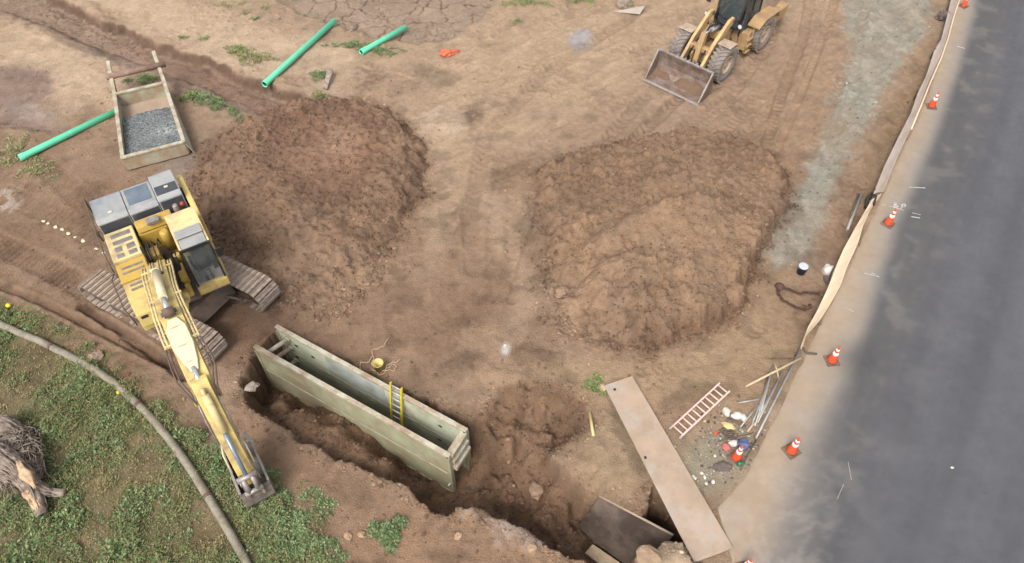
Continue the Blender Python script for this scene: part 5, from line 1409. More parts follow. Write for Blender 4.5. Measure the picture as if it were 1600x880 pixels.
for i, (a, b) in enumerate((((1345, 305), (1323, 361)), ((1341, 306), (1328, 340)))):
    pa, pb = gl(*a, .05), gl(*b, .05); pa.z += i * .05; pb.z += i * .05
    rod([pa, pb], .055 - .015 * i, M['galv'] if i == 0 else M['frame'], ['grey metal channel lying beside the fence above the bucket', 'dark bar lying on the grey channel beside the fence'][i], 'metal_bar', 'metal bar', None, 6)
ex = B(); tube(ex, [gl(1352, 327, .05), gl(1352, 318, .2), gl(1357, 313, .35), gl(1362, 317, .35), gl(1361, 326, .2)], .07, 10); o = obj('drain_hose', ex, M['black']); tag(o, 'black corrugated hose looped over the silt fence', 'hose')
k = B(); pa, pb = gl(921, 645, .06), gl(927, 682, .06); tube(k, [pa, pb], .045, 6); o = obj('wood_stake', k, M['stake']); tag(o, 'pale yellow wooden stake lying on the dirt near the weed tuft', 'stake')
# rusty chain sling
def wob(pts, n=40, amp=.025, seed=0):
    P = np.array([tuple(p) for p in pts]); d = np.concatenate([[0], np.cumsum(np.linalg.norm(np.diff(P, axis=0), axis=1))]); t = np.linspace(0, d[-1], n)
    Q = np.stack([np.interp(t, d, P[:, k_]) for k_ in range(3)], -1); rs_ = np.random.RandomState(seed)
    ph = rs_.rand(3) * 6
    for k_ in range(2): Q[:, k_] += amp * np.sin(t * 9 + ph[k_]) + amp * .6 * np.sin(t * 23 + ph[k_] * 2)
    Q = np.convolve(np.ones(1), Q[:, 0], 'same')[:, None] * 0 + Q
    return [Vector(q) for q in Q]
ch = empty('chain_sling', gl(1235, 462)); ch.location = (0, 0, 0); tag(ch, 'rusty brown chain sling lying in a loop left of the fence', 'chain')
def links(pts, name, n, seed, r=.05):
    Q = wob(pts, n, .03, seed)
    for i in range(n - 1):
        k = B(); a, b = Q[i], Q[i + 1]; d = (b - a).normalized(); s_ = Vector((-d.y, d.x, 0)) if i % 2 else Vector((0, 0, 1)); L = (b - a).length * .75
        c_ = (a + b) / 2; loop = []
        for j in range(9):
            t = 2 * PI * j / 8; loop.append(c_ + d * math.cos(t) * L + s_ * math.sin(t) * r)
        tube(k, loop, r * .42, 5); obj('link', k, M['chain'], ch)
links([gl(1211, 447, .05), gl(1224, 452, .05), gl(1248, 460, .05), gl(1281, 459, .06)], 'a', 22, 1)
links([gl(1214, 452, .05), gl(1221, 470, .05), gl(1238, 480, .05), gl(1259, 485, .05)], 'b', 18, 2)
k = B(); p = gl(1218, 449, .06); lathe(k, [(.02, -.04), (.16, -.03), (.17, .0), (.1, .07), (.02, .09)], 12, 'z', tuple(p)); p = gl(1256, 482, .06); tube(k, [p, p + Vector((.12, -.05, .02)), p + Vector((.2, -.0, .02)), p + Vector((.2, .1, .02))], .05, 8); obj('hook', k, M['chain'], ch)
# buckets
def pail(name, loc, r, h, m, label, lid=None, handle=True, tilt=0):
    root = empty(name, loc); root.rotation_euler = (tilt, tilt * .3, .4)
    tag(root, label, 'bucket')
    k = B(); seg = 24; rings = []
    for rr, hh in [(r * .84, 0), (r, h), (r * 1.06, h), (r * 1.06, h - .03), (r * .95, h - .01), (r * .8, .02)]:
        rings.append([k.verts.new((math.cos(2 * PI * i / seg) * rr, math.sin(2 * PI * i / seg) * rr, hh)) for i in range(seg)])
    for j in range(5):
        for i in range(seg): f = k.faces.new((rings[j][i], rings[j][(i + 1) % seg], rings[j + 1][(i + 1) % seg], rings[j + 1][i])); f.smooth = True
    k.faces.new(rings[0][::-1]); k.faces.new(rings[5]); obj('body', k, m, root)
    if lid: k = B(); lathe(k, [(r * .98, h - .02), (r * 1.0, h + .012), (r * .8, h + .02), (r * .2, h + .016)], seg); obj('lid', k, lid, root)
    if handle:
        k = B(); tube(k, [(r * 1.05 * math.cos(t), -.05 - .25 * r * math.sin(t) - .0, h - .04 + .02 * math.sin(t)) if False else (r * 1.06 * math.cos(t), r * 1.15 * math.sin(t), h - .06 - .02 * math.sin(t)) for t in np.linspace(0, PI, 9)], .008, 5); obj('handle', k, M['galv'], root)
    return root
pail('bucket', gl(1251, 426), .17, .34, M['darkblue'], 'dark blue bucket with a pale lid on the crushed rock', M['lid'])
pail('bucket', gl(593, 577), .16, .36, M['bucket_y'], 'cream yellow pail in a tangle of rope above the trench shield')
rp = B(); 
for i, pts in enumerate(([(562, 577), (563, 568), (574, 569), (580, 560), (582, 550), (594, 546), (600, 538), (606, 531)], [(583, 578), (590, 585), (600, 584), (606, 580), (604, 572), (612, 566), (620, 566), (628, 563)], [(604, 574), (612, 571), (622, 575), (618, 580), (608, 577), (596, 582), (588, 576), (580, 569), (585, 558)])):
    tube(rp, wob([gl(x, y, .03 + .02 * (j % 2)) for j, (x, y) in enumerate(pts)], 50, .035, i + 5), .017, 6)
o = obj('rope', rp, M['rope']); tag(o, 'pale rope tangled round the yellow pail', 'rope')

# ------------------------------------------------------------------ RAGS, BAGS, LITTER
def lump(name, loc, sx, sy, sz, m, label, cat, seed=0, group=None, rough=.35, parent=None, sub=3, rzz=0.0):
    k = bmesh.new(); bmesh.ops.create_icosphere(k, subdivisions=sub, radius=1)
    rs_ = np.random.RandomState(seed); off = rs_.rand(3) * 50
    from mathutils import noise
    for v in k.verts:
        nn = noise.fractal(v.co * 1.3 + Vector(off), 1.0, 2.0, 4) * rough + noise.noise(v.co * 4 + Vector(off)) * rough * .3
        v.co = v.co * (1 + nn)
        v.co.x *= sx; v.co.y *= sy; v.co.z = max(v.co.z, -.35) * sz
    bmesh.ops.rotate(k, verts=k.verts[:], cent=(0, 0, 0), matrix=Matrix.Rotation(rzz, 3, 'Z'))
    for f in k.faces: f.smooth = sub > 2 and rough < .6
    o = obj(name, k, m, parent); o.location = loc
    if label: tag(o, label, cat, group)
    return o
lump('vest', gl(700, 84, .04), .40, .24, .16, M['vest'], 'crumpled bright orange cloth on the bare dirt at the far edge', 'cloth', 3, rough=.75, rzz=.35)
lump('plastic_bag', gl(*zp(503, 372), .05), .10, .15, .14, M['rag'], 'upright white plastic bag left of the rubbish pile', 'bag', 4)
lump('plastic_bag', gl(*zp(578, 402), .05), .17, .12, .12, M['rag'], 'crumpled white bag near the lower tips of the rods', 'bag', 5)
lump('plastic_bag', gl(*zp(618, 415), .04), .10, .12, .10, M['rag'], 'small pinkish white bag touching the rod tips', 'bag', 6)
lump('paper_sack', gl(*zp(522, 468), .03), .19, .12, .08, M['stake'], 'flattened yellowish sack between the bags and the cone', 'sack', 7, rzz=-.4)
lump('cloth', gl(*zp(502, 612), .04), .12, .12, .09, M['red'], 'crumpled red cloth left of the cone in the rubbish', 'cloth', 8)
lump('plastic_bag', gl(*zp(617, 600), .06), .17, .17, .17, M['blue'], 'crumpled blue bag behind the cone in the rubbish', 'bag', 9, rough=.5)
lump('paper_sack', gl(*zp(552, 590), .04), .15, .10, .10, M['rag'], 'pale crumpled paper behind the cone in the rubbish', 'paper', 19)
lump('cloth', gl(*zp(470, 752), .03), .26, .14, .08, M['ragdark'], 'dark grey rag lying below the red cloth', 'rag', 10, rough=.6)
lump('sand_bag', gl(1294, 425, .08), .24, .20, .24, M['rag'], 'bulky white bag leaning on the cream fence cloth', 'bag', 11)
lump('cloth', gl(1291, 440, .05), .12, .16, .12, M['ragdark'], 'grey cloth spilling below the white bag at the fence', 'rag', 12, rough=.6)
k = B(); p = gl(*zp(590, 735)); tube(k, [p + Vector((-.06, 0, .08)), p + Vector((.05, .02, .08)), p + Vector((.12, .03, .09)), p + Vector((.17, .04, .09))], .07, 12, radii=[.07, .07, .03, .028]); o = obj('bottle', k, M['bottle']); tag(o, 'dark green bottle lying below the cone in the rubbish', 'bottle')
k = B()
for i in range(3):
    c_ = gl(*zp(500 + 18 * i, 505 + 16 * i), .03 + .02 * i)
    tube(k, [c_ + Vector((math.cos(t) * (.15 + .02 * i), math.sin(t) * .11, .02 * math.sin(3 * t))) for t in np.linspace(0, 2 * PI, 16)], .02, 6)
o = obj('cable', k, M['frame']); tag(o, 'grey cable coil between the rods and the cone', 'cable')
for i, (x, y) in enumerate([(280, 812), (290, 825), (357, 817), (335, 790), (368, 862), (415, 850), (427, 672)]):
    lump('litter', gl(*zp(x, y), .01), .04 + .015 * (i % 2), .07 if i in (5, 2) else .045, .04, M['rag'], 'scrap of white litter on the grey rock beside the road plate', 'litter', 20 + i, 'white litter beside the road plate', sub=2)
lump('can', gl(*zp(432, 518), .02), .06, .05, .07, M['orange'], 'small orange brown can left of the cable coil', 'can', 31, sub=2)
for i, (x, y) in enumerate([(68, 346), (75, 350), (87, 355), (97, 359), (107, 365), (117, 371), (130, 377), (151, 389), (162, 395)]):
    lump('marker_dot', gl(x, y, .0), .13 if i == 6 else .085, .06, .03, M['white'], {0: 'white dab starting the dashed row, farthest from the excavator', 6: 'largest white dab of the dashed row left of the excavator', 8: 'white dab ending the dashed row, next to the excavator hood'}.get(i, 'white dab inside the dashed row left of the excavator'), 'paint mark', 40 + i, 'white dabs of paint in a dashed row', sub=2, rough=.5, rzz=-.6)
lump('ball', gl(15, 480, .08), .08, .08, .08, M['yellowflag'], 'small yellow ball in the grass at the left edge above the hose', 'ball', 60, rough=.1)
lump('flower', gl(187, 616, .1), .06, .06, .06, M['yellowflag'], 'tiny yellow flower beside the middle of the hose', 'flower', 61, rough=.3)
for i, (x, y, t) in enumerate([(1452, 42, 'dirt by the upper fence'), (1323, 130, 'crushed rock strip'), (1488, 731, 'asphalt at the lower right')]):
    z = rz(x, y) if x > 1480 else gl(x, y)
    lump('litter', z, .045, .035, .03, M['rag'], 'lone white scrap on the ' + t, 'litter', 70 + i, sub=2)
lump('litter', gl(789, 540, .0), .04, .06, .03, M['rag'], 'pale scrap in the middle of the site', 'litter', 75, rough=.6)
for i, (x, y) in enumerate([(1435, 295)]): pass

# white survey paint on the asphalt: lettering and ticks
def stroke(k, pts, w, zz=.0):
    P = [rz(x, y, .012 + zz) for x, y in pts]
    for i in range(len(P) - 1):
        d = (P[i + 1] - P[i]); d.z = 0; d.normalize(); s_ = Vector((-d.y, d.x, 0)) * w
        a, b = P[i] - d * w * .5, P[i + 1] + d * w * .5
        f = [k.verts.new(v) for v in (a + s_, a - s_, b - s_, b + s_)]; g_ = [k.verts.new(v.co - Vector((0, 0, .006))) for v in f]
        k.faces.new(f); k.faces.new(g_[::-1])
        for j in range(4): k.faces.new((f[j], g_[j], g_[(j + 1) % 4], f[(j + 1) % 4]))
        zz += .0006; 
        for q in P[i + 1:]: q.z += .0006
k = B()
q = lambda x, y: (1370 + x / 17.6, 300 + y / 17.6)
for pts in ([(475, 300), (475, 430)], [(475, 300), (520, 310), (525, 350), (480, 365)], [(480, 365), (560, 380), (575, 415), (480, 430)]): stroke(k, [q(*p) for p in pts], .018)
o = obj('paint_letters', k, M['pinkpatch']); tag(o, 'white sprayed letters BJP on the asphalt above a cone', 'road marking')
k2 = B(); stroke(k2, [q(*p) for p in [(560, 465), (640, 480), (680, 440), (690, 350)]], .018)
obj('letter', k2, M['pinkpatch'], o)
k2 = B(); stroke(k2, [q(*p) for p in [(700, 410), (695, 345), (770, 345), (790, 385), (760, 410), (700, 410)]], .018)
obj('letter', k2, M['pinkpatch'], o)
ticks = [([(1378, 320), (1396, 324), (1412, 329)], .014, 'long sprayed white tick under the letters on the road'), ([(1424, 339), (1437, 341)], .02, 'sprayed white tick right of the cone below the letters'), ([(1425, 333), (1438, 336)], .012, 'faint sprayed tick right of the letters'), ([(1350, 427), (1373, 433), (1362, 427)], .014, 'white tick on the asphalt beside the middle of the cream cloth'), ([(1319, 480), (1333, 487)], .012, 'white tick on the dusty road edge above a cone'), ([(1496, 73), (1507, 76)], .022, 'white tick on the road near the top of the fence'), ([(1421, 293), (1445, 294)], .02, 'white bar on the asphalt above the letters'), ([(1325, 722), (1330, 750)], .005, 'thin white scratch on the lower asphalt'), ([(1318, 757), (1308, 780)], .005, 'short white scratch below the thin scratch on the lower asphalt')]
for pts, w, lb2 in ticks:
    k = B(); stroke(k, pts, w); o = obj('paint_tick', k, M['pinkpatch']); tag(o, lb2, 'road marking')

# ------------------------------------------------------------------ THE LONG GREY HOSE IN THE GRASS
hp = [(-60, 478), (-10, 503), (30, 520), (75, 540), (130, 568), (185, 603), (225, 640), (262, 682), (295, 728), (325, 775), (355, 825), (380, 868), (405, 920), (425, 990)]
H0 = np.array([tuple(at(x, y, .10)) for x, y in hp])
def smoothline(P, n):
    d = np.concatenate([[0], np.cumsum(np.linalg.norm(np.diff(P, axis=0), axis=1))]); t = np.linspace(0, d[-1], n)
    Q = np.stack([np.interp(t, d, P[:, k_]) for k_ in range(P.shape[1])], -1)
    for _ in range(14): Q[1:-1] = (Q[:-2] + 2 * Q[1:-1] + Q[2:]) / 4
    return Q
Q = smoothline(H0, 90)
k = B(); tube(k, [Vector((q_[0], q_[1], float(hz(q_[0], q_[1])) + .10 + .012 * math.sin(i * .7))) for i, q_ in enumerate(Q)], .115, 14); hose = obj('discharge_hose', k, M['hose']); tag(hose, 'long weathered grey hose curving through the grass', 'hose')
k = B()
for i in (22, 44, 66): 
    a, b = Q[i], Q[i + 1]; d = Vector((b[0] - a[0], b[1] - a[1], 0)).normalized(); c_ = Vector((a[0], a[1], float(hz(a[0], a[1])) + .10)); tube(k, [c_ - d * .05, c_ + d * .05], .135, 14)
obj('coupling', k, M['frame'], hose)

# ------------------------------------------------------------------ TREE STUMP
stump = empty('tree_stump', at(20, 735)); stump.location = (0, 0, 0)
tag(stump, 'uprooted dead tree stump with bleached torn roots in the grass', 'tree stump')
def limb(pts, radii, name, m, seed, parent=stump, seg=14):
    from mathutils import noise
    P = smoothline(np.array([tuple(p) for p in pts]), 26); rr = np.interp(np.linspace(0, 1, 26), np.linspace(0, 1, len(radii)), radii)
    k = B(); tube(k, [Vector(p) for p in P], 1, seg, radii=list(rr))
    for i_v, v in enumerate(k.verts):
        a = (i_v % seg) / seg
        v.co += Vector((1, 1, 1)) * 0 + Vector((noise.noise(v.co * 5 + Vector((seed, 0, 0))), noise.noise(v.co * 5 + Vector((0, seed, 0))), noise.noise(v.co * 6 + Vector((0, 0, seed))))) * .07
        v.co += Vector((0, 0, 1)) * .03 * math.sin(a * 2 * PI * 5 + seed)
    o = obj(name, k, m, parent)
    if name in ('root', 'trunk'):
        k = B(); rsl = np.random.RandomState(seed + 50)
        for q_ in range(46):
            th = rsl.uniform(0, 2 * PI); i0 = rsl.randint(0, 14); i1 = min(25, i0 + rsl.randint(6, 14)); tw = rsl.uniform(-.8, .8)
            pts_ = []
            for i in range(i0, i1):
                d_ = Vector(P[min(i + 1, 25)]) - Vector(P[max(i - 1, 0)]); d_.normalize(); a_ = d_.cross(Vector((0, 0, 1))).normalized(); b_ = d_.cross(a_); t_ = th + tw * (i - i0) / 12
                pts_.append(Vector(P[i]) + (a_ * math.cos(t_) + b_ * math.sin(t_)) * rr[i] * rsl.uniform(.96, 1.06))
            tube(k, pts_, .02, 5, radii=[.012 + .022 * math.sin(PI * j / (len(pts_) - 1)) for j in range(len(pts_))])
        s_o = obj('bark_strands', k, m, o if parent is None else parent); s_o['kind'] = 'stuff'
    return o
limb([at(-30, 700, .5), at(20, 725, .6), at(48, 755, .5), at(62, 790, .3), at(66, 804, .2)], [.34, .34, .28, .2, .15], 'trunk', M['root'], 1)
limb([at(-40, 745, .35), at(0, 742, .45), at(40, 752, .4)], [.22, .24, .18], 'root', M['root'], 2)
limb([at(30, 745, .5), at(70, 768, .35), at(102, 772, .2)], [.22, .14, .07], 'root', M['root'], 3)
limb([at(-10, 700, .25), at(30, 695, .25), at(55, 705, .15), at(75, 715, .05)], [.3, .35, .2, .1], 'root', M['root'], 4)
limb([at(-10, 670, .4), at(10, 665, .5), at(35, 672, .25)], [.3, .3, .1], 'root', M['root'], 5)
limb([at(44, 768, .5), at(55, 785, .4), at(62, 800, .32)], [.12, .1, .07], 'root', M['wood_cut'], 6)
limb([at(28, 722, .95), at(42, 742, .9), at(54, 762, .7)], [.05, .13, .06], 'torn_wood', M['wood_cut'], 7)
rs_ = np.random.RandomState(5); k = B()
for i in range(1500):
    px = rs_.uniform(-30, 72); py = rs_.uniform(655, 762)
    if ((px - 15) / 62) ** 2 + ((py - 712) / 58) ** 2 > .75 + rs_.uniform(-.25, .35): continue
    base_a = math.atan2(-(790 - py) * .8, (62 - px)) + rs_.normal() * .55
    L = rs_.uniform(.12, .5); e_ = 1 - ((px - 15) / 66) ** 2 - ((py - 712) / 62) ** 2
    z = .1 + .5 * max(e_, 0) ** .6 * rs_.uniform(.75, 1.15)
    p = at(px, py, z); d = Vector((math.cos(base_a), math.sin(base_a), rs_.uniform(-.35, .25))) * L
    tube(k, [p, p + d * .5 + Vector((0, 0, .03)), p + d], .01, 4, radii=[.022, .016, .005])
o = obj('fine_roots', k, M['root'], stump); o['kind'] = 'stuff'

# ------------------------------------------------------------------ ROCKS AND CLODS
def rock(px, py, s, label, seed, col=(176, 156, 138), cat='rock', fl=.7, m=None):
    m = m or M['clod']; p = gl(px, py, s * .18)
    o = lump('rock', p, s, s * .85, s * fl, m, label, cat, seed, None, .35, None, 3, seed)
    a = o.data.attributes.new('Col', 'FLOAT_COLOR', 'POINT'); a.data.foreach_set('color', np.tile(np.array([*C(*col), 1], dtype=np.float32), len(o.data.vertices)))
    for f in o.data.polygons: f.use_smooth = False
    return o
rock(151, 560, .24, 'pale angular rock on the dirt just above the hose', 1, (172, 150, 132))
rock(544, 838, .12, 'small pale stone, left of the pair near the lone shrub', 2, (190, 160, 130))
rock(565, 836, .10, 'small pale stone, right of the pair near the lone shrub', 3, (186, 154, 124))
rock(716, 838, .11, 'pale stone on the near bank below the white crust', 4, (196, 162, 132))
rock(838, 768, .24, 'wedge shaped earth clod on the trench slope right of the shield', 5, (166, 138, 116))
rock(798, 780, .13, 'dark clod low on the trench slope beside the shield', 6, (128, 98, 78))
rock(395, 605, .20, 'pale broken stone in the hole at the left end of the shield', 7, (176, 160, 148))
rock(941, 607, .13, 'pale pebble at the corner of the rusty road plate', 8, (204, 180, 150))
rock(1012, 872, .36, 'large pale earth block on the trench edge below the road plate', 9, (172, 146, 120), fl=.45)
rock(832, 856, .13, 'light clod on the lower trench bank', 10, (190, 160, 130))
rock(985, 385, .22, 'round clod on the face of the right spoil heap', 11, (150, 120, 96), 'clod')
rock(966, 338, .2, 'round clod on the ridge of the right spoil heap', 12, (146, 116, 92), 'clod')
rock(878, 458, .24, 'smooth pale clod at the left foot of the right heap', 13, (166, 138, 116), 'clod')
rock(975, 8, .5, 'grey boulder half buried at the far photo edge', 14, (160, 146, 128))
k = B(); quad(k, at(990, 12, .2), at(1008, 9, .2), at(1000, 22, .05), at(960, 18, .05), .03); o = obj('fabric_scrap', k, M['cloth_grey']); tag(o, 'pale grey fabric scrap beside the boulder at the far photo edge', 'fabric')
lump('dark_bush', gl(1473, 30, .1), .28, .35, .3, M['ragdark'], 'dark clump of debris against the fence near the top', 'debris', 80, rough=.6)
k = B(); pa, pb, pc = at(508, 105, .35), at(500, 140, .3), at(516, 110, .25)
quad(k, at(512, 106, .40), at(520, 109, .38), at(511, 139, .1), at(504, 137, .12), .05); o = obj('broken_board', k, M['root']); tag(o, 'weathered board leaning on the channel bank by the weeds', 'board')

ico = bmesh.new(); bmesh.ops.create_icosphere(ico, subdivisions=1, radius=1); ico.verts.ensure_lookup_table()
IV = np.array([tuple(v.co) for v in ico.verts]); IF = np.array([[v.index for v in f.verts] for f in ico.faces]); ico.free()
def scatter_clods(name, P, S, cols, m, seed, sink=.1):
    rs2 = np.random.RandomState(seed); n = len(P)
    jit = 1 + .35 * rs2.randn(n, len(IV), 1).clip(-1.5, 1.5) * .6
    v = IV[None] * jit * np.stack([S * rs2.uniform(.8, 1.3, n), S * rs2.uniform(.7, 1.2, n), S * rs2.uniform(.5, .9, n)], -1)[:, None, :]
    a = rs2.rand(n) * 2 * PI; ca, sa = np.cos(a)[:, None], np.sin(a)[:, None]
    vx = v[..., 0] * ca - v[..., 1] * sa; vy = v[..., 0] * sa + v[..., 1] * ca
    V_ = np.stack([vx + P[:, 0:1], vy + P[:, 1:2], v[..., 2] + P[:, 2:3] + S[:, None] * sink], -1).reshape(-1, 3)
    F_ = (IF[None] + (np.arange(n) * len(IV))[:, None, None]).reshape(-1, 3)
    return np_obj(name, V_, F_, m, col=np.repeat(cols, len(IV), 0), smooth=False)
rs2 = np.random.RandomState(11)
N_ = 210000
pu = rs2.uniform(-20, 1620, N_); pv = rs2.uniform(-10, 890, N_)
P0 = np.array([tuple(at(a, b)) for a, b in zip(pu, pv)])[:, :2]
def samp(A, x, y):
    i = np.clip(np.searchsorted(GX, x), 0, NX - 1); j = np.clip(np.searchsorted(GY, y), 0, NY - 1); return A[j, i]
px_, py_ = P0[:, 0], P0[:, 1]
dens = 0.02 + 0.05 * np.clip(samp(n_w, px_, py_) + .2, 0, 1)
for Dk, kk in ((D1, .5), (D2, .55)):
    dk = samp(Dk, px_, py_); dens = dens + kk * np.exp(-((dk - .0) / .35) ** 2) + .12 * (dk < 0) * (1 + 2 * (samp(n_w, px_, py_) > .15))
dens = dens + .35 * ((samp(dt, px_, py_) < .3) & (samp(dt, px_, py_) > -3))
dens = dens * (samp(rm, px_, py_) < .05) * (1 - .7 * samp(GRASS, px_, py_)) * (1 - .85 * samp(POND, px_, py_))
dens = dens + .10 * samp(STRIP, px_, py_)
dens = dens * (1 - .8 * samp(inside.astype(float), px_, py_))
kp = rs2.rand(N_) < dens
P0 = P0[kp]; n = len(P0)
S = .016 + .05 * rs2.rand(n) ** 4; S = np.where((samp(D1, P0[:, 0], P0[:, 1]) < -.4) | (samp(D2, P0[:, 0], P0[:, 1]) < -.4), np.minimum(S, .03), S); S *= np.where((samp(D1, P0[:, 0], P0[:, 1]) < .3) | (samp(D2, P0[:, 0], P0[:, 1]) < .3), 1.35, 1.0)
S = np.minimum(S, .09)
zc_ = hz(P0[:, 0], P0[:, 1])
base = samp(COLR, P0[:, 0], P0[:, 1]); cA = samp(C1, P0[:, 0], P0[:, 1]); cB = samp(C2, P0[:, 0], P0[:, 1])
base = np.where((samp(D1, P0[:, 0], P0[:, 1]) < .4)[:, None], cA, base); base = np.where((samp(D2, P0[:, 0], P0[:, 1]) < .4)[:, None], cB, base)
base = base * rs2.uniform(.5, 1.08, (n, 1)) * np.where(rs2.rand(n, 1) < .04, 1.5, 1)  # clods darker than their soil: their shadows put into the colour
big = S > .030
o = scatter_clods('loose_clods', np.column_stack([P0, zc_])[big], S[big], base[big], M['clod'], 12); tag(o, 'loose brown clods strewn over the dirt and heaps', 'clods', kind='stuff')
IVs, IFs = IV, IF
IV = np.array([(1, 0, 0), (-1, 0, 0), (0, 1, 0), (0, -1, 0), (0, 0, 1), (0, 0, -1)], dtype=float); IF = np.array([(0, 2, 4), (2, 1, 4), (1, 3, 4), (3, 0, 4), (2, 0, 5), (1, 2, 5), (3, 1, 5), (0, 3, 5)])
o = scatter_clods('fine_crumbs', np.column_stack([P0, zc_])[~big], S[~big] * 1.15, base[~big], M['clod'], 14); tag(o, 'fine crumbs of soil and small pebbles over the whole site', 'crumbs', kind='stuff')
IV, IF = IVs, IFs
nr = 420; a_ = at(1140, 690); rx_ = rs2.randn(nr); ry_ = rs2.randn(nr)
P9 = np.column_stack([a_.x + rx_ * .75, a_.y + ry_ * .75]); P9 = P9[samp(rm, P9[:, 0], P9[:, 1]) < .05]; nr = len(P9)
pal9 = np.array([C(200, 194, 184), C(120, 110, 104), C(150, 140, 128), C(96, 84, 76), C(176, 160, 142), C(128, 134, 122)])
o = scatter_clods('rubble_chips', np.column_stack([P9, hz(P9[:, 0], P9[:, 1])]), rs2.uniform(.012, .045, nr), pal9[rs2.randint(0, 6, nr)], M['clod'], 15); tag(o, 'small chips and scraps scattered round the rod heap', 'chips', kind='stuff')
# gravel stones on top of the bed
n = 2600; gxs = rs2.uniform(.1, LB * .76, n); gys = rs2.uniform(-1.04, 1.04, n) 
ii_ = np.clip((gxs - gx[0]) / (gx[1] - gx[0]), 0, 59).astype(int); jj_ = np.clip((gys - gy[0]) / (gy[1] - gy[0]), 0, 45).astype(int)
cg = np.array(C(130, 134, 134))[None] * rs2.uniform(.45, 1.7, (n, 1))
o = scatter_clods('gravel_stones', np.column_stack([gxs, gys * (1 - .1 * gxs / (LB * .74)), gz[ii_, jj_]]), rs2.uniform(.015, .035, n), cg, M['clod'], 13, 0)
o.location = bb.location; o.rotation_euler = bb.rotation_euler; tag(o, 'single grey stones on top of the gravel in the box', 'gravel', kind='stuff')

# ------------------------------------------------------------------ FOLIAGE
def leaves(name, P, size, cols, seed, tilt=.7, blade=None):
    """many leaf-sized faces: P (n,3) roots"""
    r3 = np.random.RandomState(seed); n = len(P)
    a = r3.rand(n) * 2 * PI; el = r3.uniform(.1, tilt, n)
    L = size * r3.uniform(.6, 1.4, n); W = L * (r3.uniform(.35, .6, n) if blade is None else blade)
    d = np.stack([np.cos(a) * np.cos(el), np.sin(a) * np.cos(el), np.sin(el)], -1)
    s_ = np.stack([-np.sin(a), np.cos(a), r3.uniform(-.5, .5, n)], -1); s_ /= np.linalg.norm(s_, axis=1)[:, None]
    v0 = P; v1 = P + d * (L * .5)[:, None] + s_ * (W * .5)[:, None] + np.array([0, 0, .004]); v2 = P + d * L[:, None]; v3 = P + d * (L * .5)[:, None] - s_ * (W * .5)[:, None]
    V_ = np.stack([v0, v1, v2, v3], 1).reshape(-1, 3); F_ = np.arange(n * 4).reshape(n, 4)
    return np_obj(name, V_, F_, M['leaf'], col=np.repeat(cols, 4, 0), smooth=False)
def greens(n, r3, kind):
    pal = {'mix': [(102, 124, 74), (120, 136, 86), (90, 108, 68), (136, 142, 94), (146, 138, 100)], 'blue': [(112, 138, 88), (134, 152, 108), (98, 120, 76), (146, 152, 112)], 'bright': [(118, 142, 82), (138, 158, 96), (104, 124, 70), (148, 150, 104)], 'dry': [(148, 132, 96), (130, 116, 82), (164, 148, 112)], 'pale': [(150, 152, 104), (134, 142, 96), (168, 160, 116)]}[kind]
    c_ = np.array([C(*p, .68) for p in pal])[r3.randint(0, len(pal), n)]
    return c_ * r3.uniform(.7, 1.25, (n, 1))
# ground cover in the lower left corner
r3 = np.random.RandomState(21); N_ = 560000
bx0, bx1, by0, by1 = -27, -3.6, 4.6, 18.5
gx_ = r3.uniform(bx0, bx1, N_); gy_ = r3.uniform(by0, by1, N_)
g_ = samp(GRASS, gx_, gy_)
nn1 = fbm(gx_ * .5, gy_ * .5, 4, 91); nn2 = fbm(gx_ * 1.6, gy_ * 1.6, 3, 92); nn3 = fbm(gx_ * 5, gy_ * 5, 2, 93)
uu = 800 + FPX * gx_ / (gy_ * CT + CAM_H * ST); vv = 440 - FPX * (gy_ * ST - CAM_H * CT) / (gy_ * CT + CAM_H * ST)
bare = np.zeros(N_)
for (cx_, cy_, rx_, ry_) in [(330, 800, 30, 22), (150, 840, 40, 32), (20, 850, 40, 20), (240, 690, 30, 14), (270, 570, 30, 20), (70, 640, 50, 14), (20, 730, 60, 60), (290, 830, 60, 20)]:
    bare = np.maximum(bare, np.exp(-(((uu - cx_) / rx_) ** 2 + ((vv - cy_) / ry_) ** 2)))
dn = g_ ** 2 * np.clip(.62 + .8 * (-nn1) + .6 * nn2 + .35 * nn3, .04, 1) * (1 - .85 * bare)
vis = (uu > -60) & (vv < 930)
kp = (r3.rand(N_) < dn) & vis
xg, yg = gx_[kp], gy_[kp]; hgt = .22 * np.clip(.3 + nn2[kp] + .4 * nn3[kp] - .6 * nn1[kp], .08, 1.2)
P = np.column_stack([xg, yg, hz(xg, yg) + hgt * r3.uniform(.0, 1, kp.sum())])
n = len(P); cols = greens(n, r3, 'mix'); dryk = sstep(.05, .7, nn1[kp] + .3 * r3.randn(n) * .5); cd = greens(n, r3, 'dry'); cb = greens(n, r3, 'blue')
cols = cols * (1 - dryk[:, None]) + cd * dryk[:, None]
bl = (fbm(xg * .4, yg * .4, 3, 95) > .15)[:, None] * (1 - dryk[:, None]); cols = cols * (1 - .6 * bl) + cb * .6 * bl
o = leaves('ground_cover', P, .06, cols, 22); tag(o, 'low green weeds and dry grass covering the lower left corner', 'grass', kind='stuff')
nb_ = 9000; idx = r3.randint(0, n, nb_); Pb = P[idx] + np.column_stack([r3.randn(nb_) * .05, r3.randn(nb_) * .05, np.zeros(nb_)])
o = leaves('dry_grass', Pb, .17, greens(nb_, r3, 'dry') * 1.1, 23, 1.1, .07); tag(o, 'dry straw blades among the low weeds', 'grass', kind='stuff')
N2 = 150000; gx2 = r3.uniform(bx0, bx1, N2); gy2 = r3.uniform(by0, by1, N2)
m2_ = fbm(gx2 * 1.3 + 5, gy2 * 1.3, 3, 401) + .8 * -fbm(gx2 * .5, gy2 * .5, 4, 91)
